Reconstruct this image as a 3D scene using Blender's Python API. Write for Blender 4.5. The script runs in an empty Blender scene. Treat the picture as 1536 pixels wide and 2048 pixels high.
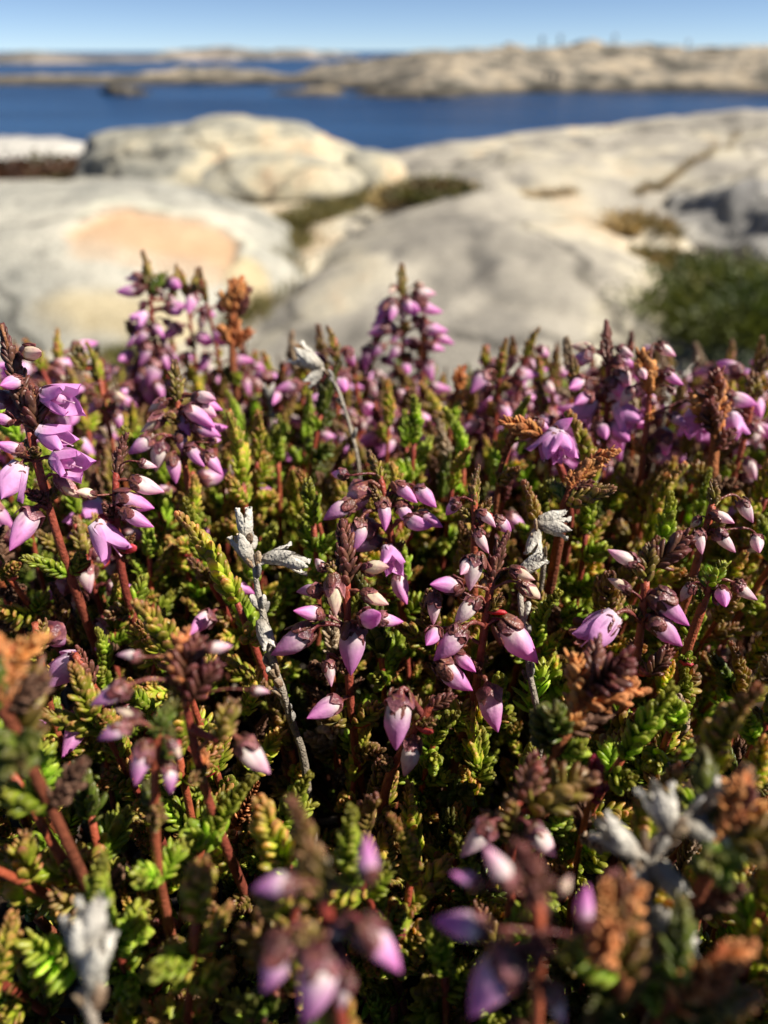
import bpy, math, random
import numpy as np
from mathutils import Vector, Matrix, Quaternion, noise as mnoise

# ------------------------------------------------------------------ camera, world, sun, exposure
SC = bpy.context.scene
COL = SC.collection
F, PITCH, CAMZ = 1420.0, math.radians(33.0), 0.082        # focal length in photo pixels, tilt down, height over the soil
FOCUS, APERTURE = 0.060, 0.00100
SUN_AZ, SUN_EL = math.radians(98), math.radians(46)       # azimuth clockwise from the view direction (+Y)
SEA = -5.0

cam = bpy.data.cameras.new('camera')
cam.sensor_fit = 'VERTICAL'; cam.sensor_height = 24.0; cam.sensor_width = 18.0
cam.lens = F / 2048 * 24.0
cam.clip_start = 0.002; cam.clip_end = 20000
cam.dof.use_dof = True; cam.dof.focus_distance = FOCUS
cam.dof.aperture_fstop = cam.lens * 0.001 / APERTURE
cam_o = bpy.data.objects.new('camera', cam); COL.objects.link(cam_o)
cam_o.location = (0, 0, CAMZ); cam_o.rotation_euler = (math.pi / 2 - PITCH, 0, 0)
SC.camera = cam_o

world = bpy.data.worlds.new('World'); SC.world = world; world.use_nodes = True
wn, wl = world.node_tree.nodes, world.node_tree.links
wn.clear()
sky = wn.new('ShaderNodeTexSky'); sky.sky_type = 'NISHITA'; sky.sun_disc = False
sky.sun_elevation = SUN_EL; sky.sun_rotation = SUN_AZ
sky.altitude = 0; sky.air_density = 0.36; sky.dust_density = 0.0; sky.ozone_density = 2.0
bg = wn.new('ShaderNodeBackground'); bg.inputs['Strength'].default_value = 0.068
wo = wn.new('ShaderNodeOutputWorld')
wl.new(sky.outputs[0], bg.inputs['Color']); wl.new(bg.outputs[0], wo.inputs['Surface'])

sun = bpy.data.lights.new('sun', 'SUN'); sun.energy = 5.0; sun.angle = math.radians(0.53); sun.color = (1.0, 0.93, 0.82)
sun_o = bpy.data.objects.new('sun', sun); COL.objects.link(sun_o)
sd = Vector((math.sin(SUN_AZ) * math.cos(SUN_EL), math.cos(SUN_AZ) * math.cos(SUN_EL), math.sin(SUN_EL)))
sun_o.rotation_euler = sd.to_track_quat('Z', 'Y').to_euler(); sun_o.location = sd * 50

SC.view_settings.view_transform = 'Standard'; SC.view_settings.look = 'None'
SC.view_settings.exposure = 0.78; SC.view_settings.gamma = 1.0; SC.view_settings.use_curve_mapping = False
SC.render.engine = 'CYCLES'
SC.cycles.use_denoising = True; SC.cycles.max_bounces = 8; SC.cycles.transparent_max_bounces = 6
SC.cycles.sample_clamp_indirect = 6.0; SC.cycles.caustics_reflective = False; SC.cycles.caustics_refractive = False

RNG = random.Random(7)
NR = np.random.default_rng(11)

# ------------------------------------------------------------------ helpers
CP, SP = math.cos(PITCH), math.sin(PITCH)
def ray(px, py):
    x = (px - 768) / F; y = (1024 - py) / F
    return Vector((x, CP + y * SP, -SP + y * CP))
CAM = Vector((0, 0, CAMZ))
def at(px, py, depth): return CAM + ray(px, py) * depth               # a photo pixel at a distance along the view axis
def on_z(px, py, z):                                                   # where a pixel's line of sight meets a level
    r = ray(px, py); return CAM + r * ((z - CAMZ) / r.z)
def to_px(p):
    d = Vector(p) - CAM
    depth = d.y * CP - d.z * SP; up = d.y * SP + d.z * CP
    return 768 + F * d.x / depth, 1024 - F * up / depth, depth

def smooth(a, b, x):
    t = np.clip((x - a) / (b - a), 0, 1); return t * t * (3 - 2 * t)

def fbm(x, y, seed=0, octaves=5, freq=1.0, gain=0.5):                  # smooth value noise on arrays
    x = np.asarray(x, float); y = np.asarray(y, float)
    out = np.zeros(np.broadcast(x, y).shape); amp = 1.0; tot = 0
    for o in range(octaves):
        fx = x * freq + seed * 17.13 + o * 5.7; fy = y * freq + seed * 3.71 - o * 9.1
        ix = np.floor(fx); iy = np.floor(fy); tx = fx - ix; ty = fy - iy
        tx = tx * tx * (3 - 2 * tx); ty = ty * ty * (3 - 2 * ty)
        def h(a, b):
            s = np.sin(a * 127.1 + b * 311.7 + seed * 74.7) * 43758.5453
            return (s - np.floor(s)) * 2 - 1
        out += amp * ((h(ix, iy) * (1 - tx) + h(ix + 1, iy) * tx) * (1 - ty) + (h(ix, iy + 1) * (1 - tx) + h(ix + 1, iy + 1) * tx) * ty)
        tot += amp; amp *= gain; freq *= 2.03
    return out / tot

class MB:                                                              # collects vertices, faces and vertex colours
    def __init__(self): self.v = []; self.f = []; self.c = []; self.n = 0
    def add(self, v, f, c):
        v = np.asarray(v, float).reshape(-1, 3)
        c = np.asarray(c, float)
        if c.ndim == 1: c = np.tile(c, (len(v), 1))
        self.v.append(v); self.c.append(c)
        n = self.n
        self.f.extend([tuple(i + n for i in q) for q in f]); self.n += len(v)
    def mesh(self, name, mat, sm=True):
        me = bpy.data.meshes.new(name)
        v = np.concatenate(self.v); c = np.concatenate(self.c)
        me.from_pydata(v.tolist(), [], self.f)
        a = me.color_attributes.new('Col', 'FLOAT_COLOR', 'POINT')
        rgba = np.ones((len(v), 4), np.float32); rgba[:, :3] = c
        a.data.foreach_set('color', rgba.ravel())
        if sm: me.polygons.foreach_set('use_smooth', np.ones(len(me.polygons), bool))
        if mat: me.materials.append(mat)
        me.update(); return me

def obj(name, me, parent=None, mw=None, color=None):
    o = bpy.data.objects.new(name, me); COL.objects.link(o)
    if parent is not None: o.parent = parent
    if mw is not None: o.matrix_local = mw
    if color is not None: o.color = (*color, 1)
    return o
def tag(o, label=None, cat=None, group=None, kind=None):
    if label: o['label'] = label
    if cat: o['category'] = cat
    if group: o['group'] = group
    if kind: o['kind'] = kind
    return o
def empty(name, loc):
    o = bpy.data.objects.new(name, None); COL.objects.link(o); o.location = loc
    o.empty_display_size = 0.002; return o

def frame(d, up=(0, 0, 1), roll=0.0):                                  # rotation whose Z runs along d
    z = Vector(d).normalized(); x = Vector(up).cross(z)
    if x.length < 1e-5: x = Vector((1, 0, 0))
    x.normalize(); y = z.cross(x)
    m = Matrix((x, y, z)).transposed()
    return m @ Matrix.Rotation(roll, 3, 'Z') if roll else m
def place(p, d, s, roll=0.0, up=(0, 0, 1)):
    m = frame(d, up, roll).to_4x4() @ Matrix.Diagonal((s, s, s, 1)) if not hasattr(s, '__len__') else frame(d, up, roll).to_4x4() @ Matrix.Diagonal((*s, 1))
    m.translation = Vector(p); return m

def tube(mb, pts, radii, seg, colors, cap=True):
    pts = [Vector(p) for p in pts]; n = len(pts); V = []; C = []
    x = None
    for i, p in enumerate(pts):
        t = (pts[min(i + 1, n - 1)] - pts[max(i - 1, 0)]).normalized()
        if x is None:
            x = t.orthogonal().normalized()
        x = (x - t * x.dot(t)).normalized(); y = t.cross(x)
        for k in range(seg):
            a = 2 * math.pi * k / seg
            V.append(p + (x * math.cos(a) + y * math.sin(a)) * radii[i]); C.append(colors[i] if hasattr(colors[0], '__len__') else colors)
    fs = [(i * seg + k, i * seg + (k + 1) % seg, (i + 1) * seg + (k + 1) % seg, (i + 1) * seg + k) for i in range(n - 1) for k in range(seg)]
    if cap: fs += [tuple(range(seg - 1, -1, -1)), tuple((n - 1) * seg + k for k in range(seg))]
    mb.add([tuple(v) for v in V], fs, C)
def bez(a, b, c, n): return [a * (1 - t) ** 2 + b * 2 * t * (1 - t) + c * t * t for t in (i / n for i in range(n + 1))]

# ------------------------------------------------------------------ materials
def mat_new(name):
    m = bpy.data.materials.new(name); m.use_nodes = True
    nt = m.node_tree; nt.nodes.clear(); return m, nt.nodes, nt.links
def plant_material(name, rough, trans, jitter, spec=0.4, noise_scale=900.0, noise_amt=0.25, bump=0.0, sheen=0.0):
    m, N, L = mat_new(name)
    at_ = N.new('ShaderNodeAttribute'); at_.attribute_name = 'Col'
    oi = N.new('ShaderNodeObjectInfo')
    mul = N.new('ShaderNodeMix'); mul.data_type = 'RGBA'; mul.blend_type = 'MULTIPLY'; mul.inputs[0].default_value = 1
    L.new(at_.outputs['Color'], mul.inputs[6]); L.new(oi.outputs['Color'], mul.inputs[7])
    tc = N.new('ShaderNodeNewGeometry')
    nz = N.new('ShaderNodeTexNoise'); nz.inputs['Scale'].default_value = noise_scale; nz.inputs['Detail'].default_value = 3
    L.new(tc.outputs['Position'], nz.inputs['Vector'])
    mr = N.new('ShaderNodeMapRange'); mr.inputs[1].default_value = 0.3; mr.inputs[2].default_value = 0.7
    mr.inputs[3].default_value = 1 - noise_amt; mr.inputs[4].default_value = 1 + noise_amt
    L.new(nz.outputs['Fac'], mr.inputs[0])
    jr = N.new('ShaderNodeMapRange'); jr.inputs[3].default_value = 1 - jitter; jr.inputs[4].default_value = 1 + jitter
    L.new(oi.outputs['Random'], jr.inputs[0])
    vm = N.new('ShaderNodeMath'); vm.operation = 'MULTIPLY'
    L.new(mr.outputs[0], vm.inputs[0]); L.new(jr.outputs[0], vm.inputs[1])
    h = N.new('ShaderNodeHueSaturation')
    hr = N.new('ShaderNodeMapRange'); hr.inputs[3].default_value = 0.5 - jitter * 0.05; hr.inputs[4].default_value = 0.5 + jitter * 0.05
    L.new(oi.outputs['Random'], hr.inputs[0])
    L.new(hr.outputs[0], h.inputs['Hue']); L.new(vm.outputs[0], h.inputs['Value']); L.new(mul.outputs[2], h.inputs['Color'])
    b = N.new('ShaderNodeBsdfPrincipled'); b.inputs['Roughness'].default_value = rough; b.inputs['Specular IOR Level'].default_value = spec
    L.new(h.outputs[0], b.inputs['Base Color'])
    if bump:
        n2 = N.new('ShaderNodeTexNoise'); n2.inputs['Scale'].default_value = noise_scale * 3; n2.inputs['Detail'].default_value = 2
        L.new(tc.outputs['Position'], n2.inputs['Vector'])
        bp = N.new('ShaderNodeBump'); bp.inputs['Strength'].default_value = bump; bp.inputs['Distance'].default_value = 0.0003
        L.new(n2.outputs['Fac'], bp.inputs['Height']); L.new(bp.outputs[0], b.inputs['Normal'])
    o = N.new('ShaderNodeOutputMaterial')
    if trans:
        tr = N.new('ShaderNodeBsdfTranslucent')
        g = N.new('ShaderNodeHueSaturation'); g.inputs['Saturation'].default_value = 1.15; g.inputs['Value'].default_value = 1.5
        L.new(h.outputs[0], g.inputs['Color']); L.new(g.outputs[0], tr.inputs['Color'])
        mx = N.new('ShaderNodeMixShader'); mx.inputs[0].default_value = trans
        L.new(b.outputs[0], mx.inputs[1]); L.new(tr.outputs[0], mx.inputs[2]); L.new(mx.outputs[0], o.inputs[0])
    else:
        L.new(b.outputs[0], o.inputs[0])
    return m
M_LEAF = plant_material('heather_leaf', 0.40, 0.40, 0.25, 0.5, 900, 0.22, 0.25)
M_PETAL = plant_material('heather_petal', 0.5, 0.28, 0.10, 0.35, 1400, 0.10, 0.12)
M_CALYX = plant_material('heather_calyx', 0.36, 0.18, 0.25, 0.5, 1300, 0.45, 0.5)
M_STEM = plant_material('heather_stem', 0.5, 0.0, 0.15, 0.4, 1200, 0.3, 0.5)
M_DRY = plant_material('dry_plant', 0.75, 0.12, 0.18, 0.2, 1100, 0.28, 0.8)
M_BARK = plant_material('dead_bark', 0.85, 0.0, 0.12, 0.15, 1500, 0.35, 1.0)
M_BUSH = plant_material('shrub_leaf', 0.6, 0.2, 0.2, 0.3, 9, 0.35)

def ramp(N, stops):
    r = N.new('ShaderNodeValToRGB'); e = r.color_ramp.elements
    while len(e) < len(stops): e.new(0.5)
    for i, (p, c) in enumerate(stops): e[i].position = p; e[i].color = (*c, 1)
    return r
def rock_material(name, stops, scale=1.0, dark=0.5, bump=0.6, panel=None, streak=(1, 1, 1), tide=False):
    """weathered granite: lichen greys, cream and pink feldspar patches, dark streaks; panel = (corner, size) of a spalled fresh face in object space"""
    m, N, L = mat_new(name)
    tc = N.new('ShaderNodeTexCoord')
    mp = N.new('ShaderNodeMapping'); mp.inputs['Scale'].default_value = streak
    L.new(tc.outputs['Object'], mp.inputs['Vector'])
    n1 = N.new('ShaderNodeTexNoise'); n1.inputs['Scale'].default_value = 1.1 * scale; n1.inputs['Detail'].default_value = 8; n1.inputs['Roughness'].default_value = 0.62
    L.new(mp.outputs[0], n1.inputs['Vector'])
    r1 = ramp(N, stops); L.new(n1.outputs['Fac'], r1.inputs[0])
    n2 = N.new('ShaderNodeTexNoise'); n2.inputs['Scale'].default_value = 4.5 * scale; n2.inputs['Detail'].default_value = 9; n2.inputs['Roughness'].default_value = 0.7
    L.new(mp.outputs[0], n2.inputs['Vector'])
    r2 = ramp(N, [(0.30, (dark, dark, dark)), (0.46, (1, 1, 1)), (0.62, (1, 1, 1)), (0.75, (1.18, 1.16, 1.12))]); L.new(n2.outputs['Fac'], r2.inputs[0])
    mu = N.new('ShaderNodeMix'); mu.data_type = 'RGBA'; mu.blend_type = 'MULTIPLY'; mu.inputs[0].default_value = 1
    L.new(r1.outputs[0], mu.inputs[6]); L.new(r2.outputs[0], mu.inputs[7])
    n3 = N.new('ShaderNodeTexNoise'); n3.inputs['Scale'].default_value = 45 * scale; n3.inputs['Detail'].default_value = 6; n3.inputs['Roughness'].default_value = 0.75
    L.new(tc.outputs['Object'], n3.inputs['Vector'])
    r3 = ramp(N, [(0.25, (0.62, 0.62, 0.62)), (0.75, (1.3, 1.3, 1.3))]); L.new(n3.outputs['Fac'], r3.inputs[0])
    m2 = N.new('ShaderNodeMix'); m2.data_type = 'RGBA'; m2.blend_type = 'MULTIPLY'; m2.inputs[0].default_value = 1
    L.new(mu.outputs[2], m2.inputs[6]); L.new(r3.outputs[0], m2.inputs[7])
    wv = N.new('ShaderNodeVectorMath'); wv.operation = 'MULTIPLY_ADD'; wv.inputs[1].default_value = (0.9 / scale,) * 3
    L.new(n1.outputs['Color'], wv.inputs[0]); L.new(tc.outputs['Object'], wv.inputs[2])
    vo = N.new('ShaderNodeTexVoronoi'); vo.feature = 'DISTANCE_TO_EDGE'; vo.inputs['Scale'].default_value = 0.55 * scale
    L.new(wv.outputs[0], vo.inputs['Vector'])
    cr = N.new('ShaderNodeMapRange'); cr.inputs[1].default_value = 0.004; cr.inputs[2].default_value = 0.022; cr.inputs[3].default_value = 0.42; cr.inputs[4].default_value = 1.0
    L.new(vo.outputs['Distance'], cr.inputs[0])
    m4 = N.new('ShaderNodeMix'); m4.data_type = 'RGBA'; m4.blend_type = 'MULTIPLY'; m4.inputs[0].default_value = 1
    L.new(m2.outputs[2], m4.inputs[6]); L.new(cr.outputs[0], m4.inputs[7])
    col = m4.outputs[2]
    b = N.new('ShaderNodeBsdfPrincipled'); b.inputs['Roughness'].default_value = 0.85; b.inputs['Specular IOR Level'].default_value = 0.2
    if panel:
        at_ = N.new('ShaderNodeAttribute'); at_.attribute_name = 'Col'
        sep = N.new('ShaderNodeSeparateColor'); L.new(at_.outputs['Color'], sep.inputs[0])
        rim = N.new('ShaderNodeMix'); rim.data_type = 'RGBA'; rim.inputs[7].default_value = (0.56, 0.54, 0.42, 1)
        L.new(sep.outputs[1], rim.inputs[0]); L.new(col, rim.inputs[6])
        yl = N.new('ShaderNodeMix'); yl.data_type = 'RGBA'; yl.inputs[7].default_value = (0.48, 0.38, 0.20, 1)
        L.new(sep.outputs[2], yl.inputs[0]); L.new(rim.outputs[2], yl.inputs[6])
        pk = N.new('ShaderNodeMix'); pk.data_type = 'RGBA'; pk.inputs[7].default_value = (*panel, 1)
        L.new(sep.outputs[0], pk.inputs[0]); L.new(yl.outputs[2], pk.inputs[6])
        m3 = N.new('ShaderNodeMix'); m3.data_type = 'RGBA'; m3.blend_type = 'MULTIPLY'; m3.inputs[0].default_value = 0.9
        L.new(pk.outputs[2], m3.inputs[6]); L.new(r3.outputs[0], m3.inputs[7]); col = m3.outputs[2]
    if tide:
        gp = N.new('ShaderNodeNewGeometry'); sz = N.new('ShaderNodeSeparateXYZ'); L.new(gp.outputs['Position'], sz.inputs[0])
        ta = N.new('ShaderNodeMath'); ta.operation = 'MULTIPLY_ADD'; ta.inputs[1].default_value = -1.6; L.new(n2.outputs['Fac'], ta.inputs[0]); L.new(sz.outputs[2], ta.inputs[2])
        tm = N.new('ShaderNodeMapRange'); tm.inputs[1].default_value = SEA - 0.5; tm.inputs[2].default_value = SEA + 0.5; tm.inputs[3].default_value = 0.22; tm.inputs[4].default_value = 1.0
        L.new(ta.outputs[0], tm.inputs[0])
        m5 = N.new('ShaderNodeMix'); m5.data_type = 'RGBA'; m5.blend_type = 'MULTIPLY'; m5.inputs[0].default_value = 1
        L.new(col, m5.inputs[6]); L.new(tm.outputs[0], m5.inputs[7]); col = m5.outputs[2]
    L.new(col, b.inputs['Base Color'])
    ad = N.new('ShaderNodeMath'); ad.operation = 'MULTIPLY_ADD'; ad.inputs[1].default_value = 0.25
    L.new(n3.outputs['Fac'], ad.inputs[0]); L.new(n2.outputs['Fac'], ad.inputs[2])
    bp = N.new('ShaderNodeBump'); bp.inputs['Strength'].default_value = bump; bp.inputs['Distance'].default_value = 0.05 / scale
    L.new(ad.outputs[0], bp.inputs['Height']); L.new(bp.outputs[0], b.inputs['Normal'])
    o = N.new('ShaderNodeOutputMaterial'); L.new(b.outputs[0], o.inputs[0])
    return m
GREY = [(0.33, (0.20, 0.185, 0.16)), (0.42, (0.30, 0.275, 0.23)), (0.50, (0.40, 0.365, 0.30)), (0.57, (0.51, 0.46, 0.35)), (0.66, (0.53, 0.42, 0.29))]
M_BEDROCK = rock_material('granite_bedrock', GREY, 1.0, 0.55, 0.5, streak=(1, 0.55, 1))
M_DOME = rock_material('granite_dome', [(0.34, (0.18, 0.18, 0.155)), (0.44, (0.30, 0.29, 0.24)), (0.52, (0.42, 0.39, 0.30)), (0.59, (0.52, 0.46, 0.32)), (0.68, (0.52, 0.35, 0.22))], 1.3, 0.5, 0.6)
M_PALE = rock_material('granite_pale', [(0.36, (0.28, 0.27, 0.25)), (0.5, (0.42, 0.40, 0.37)), (0.63, (0.52, 0.50, 0.45))], 1.6, 0.6, 0.5)
M_SLATE = rock_material('granite_grey', [(0.36, (0.16, 0.155, 0.15)), (0.47, (0.28, 0.27, 0.25)), (0.56, (0.40, 0.38, 0.34)), (0.66, (0.48, 0.45, 0.38))], 2.2, 0.4, 1.0)
M_PANEL = rock_material('granite_spalled', [(0.36, (0.22, 0.22, 0.195)), (0.5, (0.36, 0.35, 0.30)), (0.63, (0.48, 0.455, 0.38))], 1.2, 0.6, 0.4, panel=(0.50, 0.325, 0.19))
M_FAR = rock_material('far_granite', [(0.36, (0.055, 0.05, 0.04)), (0.44, (0.16, 0.145, 0.115)), (0.52, (0.31, 0.27, 0.21)), (0.61, (0.46, 0.38, 0.27))], 0.16, 0.25, 1.0, streak=(1, 1, 2.2), tide=True)
M_FAROFF = rock_material('far_island_rock', [(0.38, (0.09, 0.09, 0.085)), (0.5, (0.20, 0.185, 0.165)), (0.62, (0.34, 0.29, 0.24))], 0.03, 0.5, 0.6, streak=(1, 1, 2))

def simple(name, c1, c2, scale, rough=0.9, bump=0.0, dist=0.01):
    m, N, L = mat_new(name)
    tc = N.new('ShaderNodeTexCoord'); n = N.new('ShaderNodeTexNoise'); n.inputs['Scale'].default_value = scale; n.inputs['Detail'].default_value = 8
    L.new(tc.outputs['Object'], n.inputs['Vector'])
    r = ramp(N, [(0.35, c1), (0.65, c2)]); L.new(n.outputs['Fac'], r.inputs[0])
    b = N.new('ShaderNodeBsdfPrincipled'); b.inputs['Roughness'].default_value = rough; b.inputs['Specular IOR Level'].default_value = 0.15
    L.new(r.outputs[0], b.inputs['Base Color'])
    if bump:
        bp = N.new('ShaderNodeBump'); bp.inputs['Strength'].default_value = bump; bp.inputs['Distance'].default_value = dist
        L.new(n.outputs['Fac'], bp.inputs['Height']); L.new(bp.outputs[0], b.inputs['Normal'])
    o = N.new('ShaderNodeOutputMaterial'); L.new(b.outputs[0], o.inputs[0]); return m
M_PEAT = simple('peat', (0.012, 0.008, 0.006), (0.05, 0.032, 0.02), 260, 0.95, 0.8, 0.002)

def sea_material():
    m, N, L = mat_new('sea_water')
    g = N.new('ShaderNodeNewGeometry')
    mp = N.new('ShaderNodeMapping'); mp.inputs['Scale'].default_value = (0.35, 1.0, 1.0); L.new(g.outputs['Position'], mp.inputs['Vector'])
    n1 = N.new('ShaderNodeTexNoise'); n1.inputs['Scale'].default_value = 0.9; n1.inputs['Detail'].default_value = 6; n1.inputs['Roughness'].default_value = 0.6
    L.new(mp.outputs[0], n1.inputs['Vector'])
    bp = N.new('ShaderNodeBump'); bp.inputs['Strength'].default_value = 1.0; bp.inputs['Distance'].default_value = 0.5
    L.new(n1.outputs['Fac'], bp.inputs['Height'])
    n2 = N.new('ShaderNodeTexNoise'); n2.inputs['Scale'].default_value = 0.06; n2.inputs['Detail'].default_value = 5; L.new(mp.outputs[0], n2.inputs['Vector'])
    r = ramp(N, [(0.38, (0.006, 0.030, 0.090)), (0.62, (0.018, 0.062, 0.155))]); L.new(n2.outputs['Fac'], r.inputs[0])
    b = N.new('ShaderNodeBsdfPrincipled'); b.inputs['Roughness'].default_value = 0.25; b.inputs['IOR'].default_value = 1.33; b.inputs['Specular IOR Level'].default_value = 0.20
    L.new(r.outputs[0], b.inputs['Base Color']); L.new(bp.outputs[0], b.inputs['Normal'])
    o = N.new('ShaderNodeOutputMaterial'); L.new(b.outputs[0], o.inputs[0]); return m
M_SEA = sea_material()

# ------------------------------------------------------------------ the setting: sea, far islands, headland, bedrock
def grid_mesh(name, X, Y, Z, mat, cols=None):
    nr, nc = X.shape
    mb = MB(); v = np.stack([X, Y, Z], -1).reshape(-1, 3)
    f = [(i * nc + j, i * nc + j + 1, (i + 1) * nc + j + 1, (i + 1) * nc + j) for i in range(nr - 1) for j in range(nc - 1)]
    mb.add(v, f, cols if cols is not None else (1, 1, 1)); return mb.mesh(name, mat)

rr = np.concatenate([[6, 12, 20], np.geomspace(30, 9000, 40)])
an = np.linspace(0, 2 * math.pi, 97)
R_, A_ = np.meshgrid(rr, an, indexing='ij')
tag(obj('sea', grid_mesh('sea', R_ * np.sin(A_), R_ * np.cos(A_), np.full_like(R_, SEA), M_SEA)), 'deep blue rippled sea water between the rocky islands', kind='structure')

def ridge(name, prof, depth, mat, seed, rough, nfreq, ncol=160, nrow=26, label=None):
    """an island from its shore line and sky line: prof = (photo x, y of top, y of shore); real metres follow from the sea level"""
    xs = np.array([p[0] for p in prof], float)
    px = np.linspace(xs[0], xs[-1], ncol)
    yt = np.interp(px, xs, [p[1] for p in prof]); yb = np.interp(px, xs, [p[2] for p in prof])
    X = np.zeros((nrow, ncol)); Y = X.copy(); Z = X.copy()
    for j in range(ncol):
        b = on_z(px[j], yb[j], SEA); d = Vector((b.x, b.y, 0)).normalized()
        dist = math.hypot(b.x, b.y) + depth * 0.5
        r = ray(px[j], yt[j]); hl = math.hypot(r.x, r.y)
        top = CAMZ + r.z / hl * dist - SEA
        for i in range(nrow):
            t = i / (nrow - 1)
            h = math.sin(math.pi * min(1, max(0, t))) ** 0.7
            q = Vector((b.x, b.y, 0)) + d * (t * depth)
            X[i, j] = q.x; Y[i, j] = q.y; Z[i, j] = SEA - 0.6 + (top + 0.6) * h
    nz = fbm(X, Y, seed, 6, nfreq, 0.55) * rough + np.abs(fbm(X, Y, seed + 3, 4, nfreq * 2.2)) * rough * -0.9
    t = np.linspace(0, 1, nrow)[:, None]; env = np.sin(math.pi * t) ** 0.6
    Z = Z + nz * env * np.clip((Z - SEA) / (np.max(Z) - SEA), 0.15, 1)
    return tag(obj(name, grid_mesh(name, X, Y, Z, mat)), label, kind='structure')

ridge('far_island', [(-260, 108, 126), (0, 108, 128), (60, 103, 128), (130, 110, 127), (200, 113, 126), (300, 110, 124), (345, 101, 122), (400, 96, 121), (460, 90, 121), (510, 98, 120), (560, 92, 119), (620, 97, 118), (680, 104, 116), (720, 111, 114)], 90, M_FAROFF, 3, 3.2, 0.02, label='low grey rocky islands along the horizon across the water')
ridge('low_island', [(-240, 152, 172), (0, 149, 173), (130, 148, 173), (230, 150, 172), (275, 146, 171), (380, 135, 170), (450, 137, 170), (520, 142, 170), (580, 149, 170), (630, 142, 171), (690, 138, 172), (760, 145, 173)], 40, M_FAR, 5, 1.8, 0.09, label='low bare pinkish rock island lying in the sea')
ridge('headland', [(560, 165, 172), (600, 148, 172), (640, 128, 174), (700, 123, 180), (760, 119, 186), (800, 112, 190), (850, 100, 194), (910, 93, 194), (1000, 89, 190), (1080, 86, 188), (1200, 87, 186), (1300, 92, 186), (1400, 89, 187), (1536, 88, 188), (1800, 80, 190)], 75, M_FAR, 8, 2.3, 0.07, ncol=260, nrow=44, label='broad bare granite headland across the narrow water')
ridge('skerry', [(195, 184, 188), (225, 172, 192), (255, 168, 193), (280, 175, 192), (305, 186, 188)], 7, M_FAR, 12, 0.5, 0.3, 60, 14, label='small dark skerry awash in front of the low island')
ridge('skerry', [(535, 186, 189), (580, 180, 192), (640, 174, 193), (675, 176, 192), (700, 187, 189)], 8, M_FAR, 13, 0.5, 0.3, 60, 14, label='flat grey skerry awash off the headland')
ridge('skerry', [(690, 190, 193), (760, 180, 197), (830, 176, 199), (880, 180, 198), (930, 190, 195)], 8, M_FAR, 15, 0.5, 0.25, 60, 14, label='long dark rock ledge along the shore of the headland')

# whale-backed granite round the camera: one sheet for the bedrock, with slabs swelling out of it
def cap(x, y, cx, cy, rx, ry, rot, h, p=2.0, q=0.6):
    c, s = math.cos(rot), math.sin(rot)
    u = ((x - cx) * c + (y - cy) * s) / rx; v = (-(x - cx) * s + (y - cy) * c) / ry
    r = (np.abs(u) ** p + np.abs(v) ** p) ** (1 / p)
    return h * np.clip(1 - r ** 2, 0, 1) ** q
def bedrock_z(x, y):
    r = np.hypot(x, y)
    z = -0.03 - 1.00 * smooth(0.10, 1.7, r) + 0.05 * fbm(x, y, 2, 5, 0.7) * smooth(0.5, 2, r)
    z = np.maximum(z, -1.03 + cap(x, y, 1.20, 6.0, 1.15, 4.4, -0.30, 0.34, 2.4, 0.75) + 0.05 * fbm(x, y, 4, 5, 1.3) - 0.05 * (1 - np.abs(fbm(x, y, 14, 3, 0.9))) ** 8)          # slab with pale back
    z = np.maximum(z, -1.05 + cap(x, y, 2.6, 9.6, 3.2, 3.3, 0.25, 0.22, 2.4, 0.45) + 0.07 * fbm(x, y, 6, 5, 0.9) - 0.08 * (1 - np.abs(fbm(x * .6, y, 15, 3, 0.7))) ** 8)
    z = np.maximum(z, -1.05 + cap(x, y, 6.3, 10.5, 3.4, 4.2, 0.1, 0.45, 2.2, 0.6) + 0.09 * fbm(x, y, 9, 5, 0.8) - 0.09 * (1 - np.abs(fbm(x * .6, y, 16, 3, 0.6))) ** 8)
    z = np.maximum(z, -1.05 + cap(x, y, 2.9, 6.6, 1.6, 1.5, 0.5, 0.36, 2.2, 0.5) + 0.04 * fbm(x, y, 7, 5, 1.0))
    lg = (0.55 * y - 0.30 * x + 1.1 * fbm(x, y, 22, 3, 0.35)) * 1.5                                                               # sheet joints: low ledges
    fr = lg - np.floor(lg); z = z + 0.055 * (smooth(0.0, 0.10, fr) - fr) * smooth(2.2, 3.5, r)
    edge = 8.8 + 1.0 * np.clip(x - 0.3, 0, 6)
    z = z - (SEA * -1 + 0.5) * smooth(edge, edge + 9, y) - 4 * smooth(5.5, 14, -x) - 3 * smooth(12, 22, x)
    return z
yy = np.concatenate([np.linspace(-0.6, 0.2, 10), np.geomspace(0.25, 30, 400)])
uu = np.linspace(-1, 1, 330)
Y_ = np.repeat(yy[:, None], len(uu), 1); X_ = uu[None, :] * (0.95 * np.abs(Y_) + 0.8)
tag(obj('bedrock', grid_mesh('bedrock', X_, Y_, bedrock_z(X_, Y_), M_BEDROCK)), 'smooth weathered grey granite sloping away to the sea', kind='structure')

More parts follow.
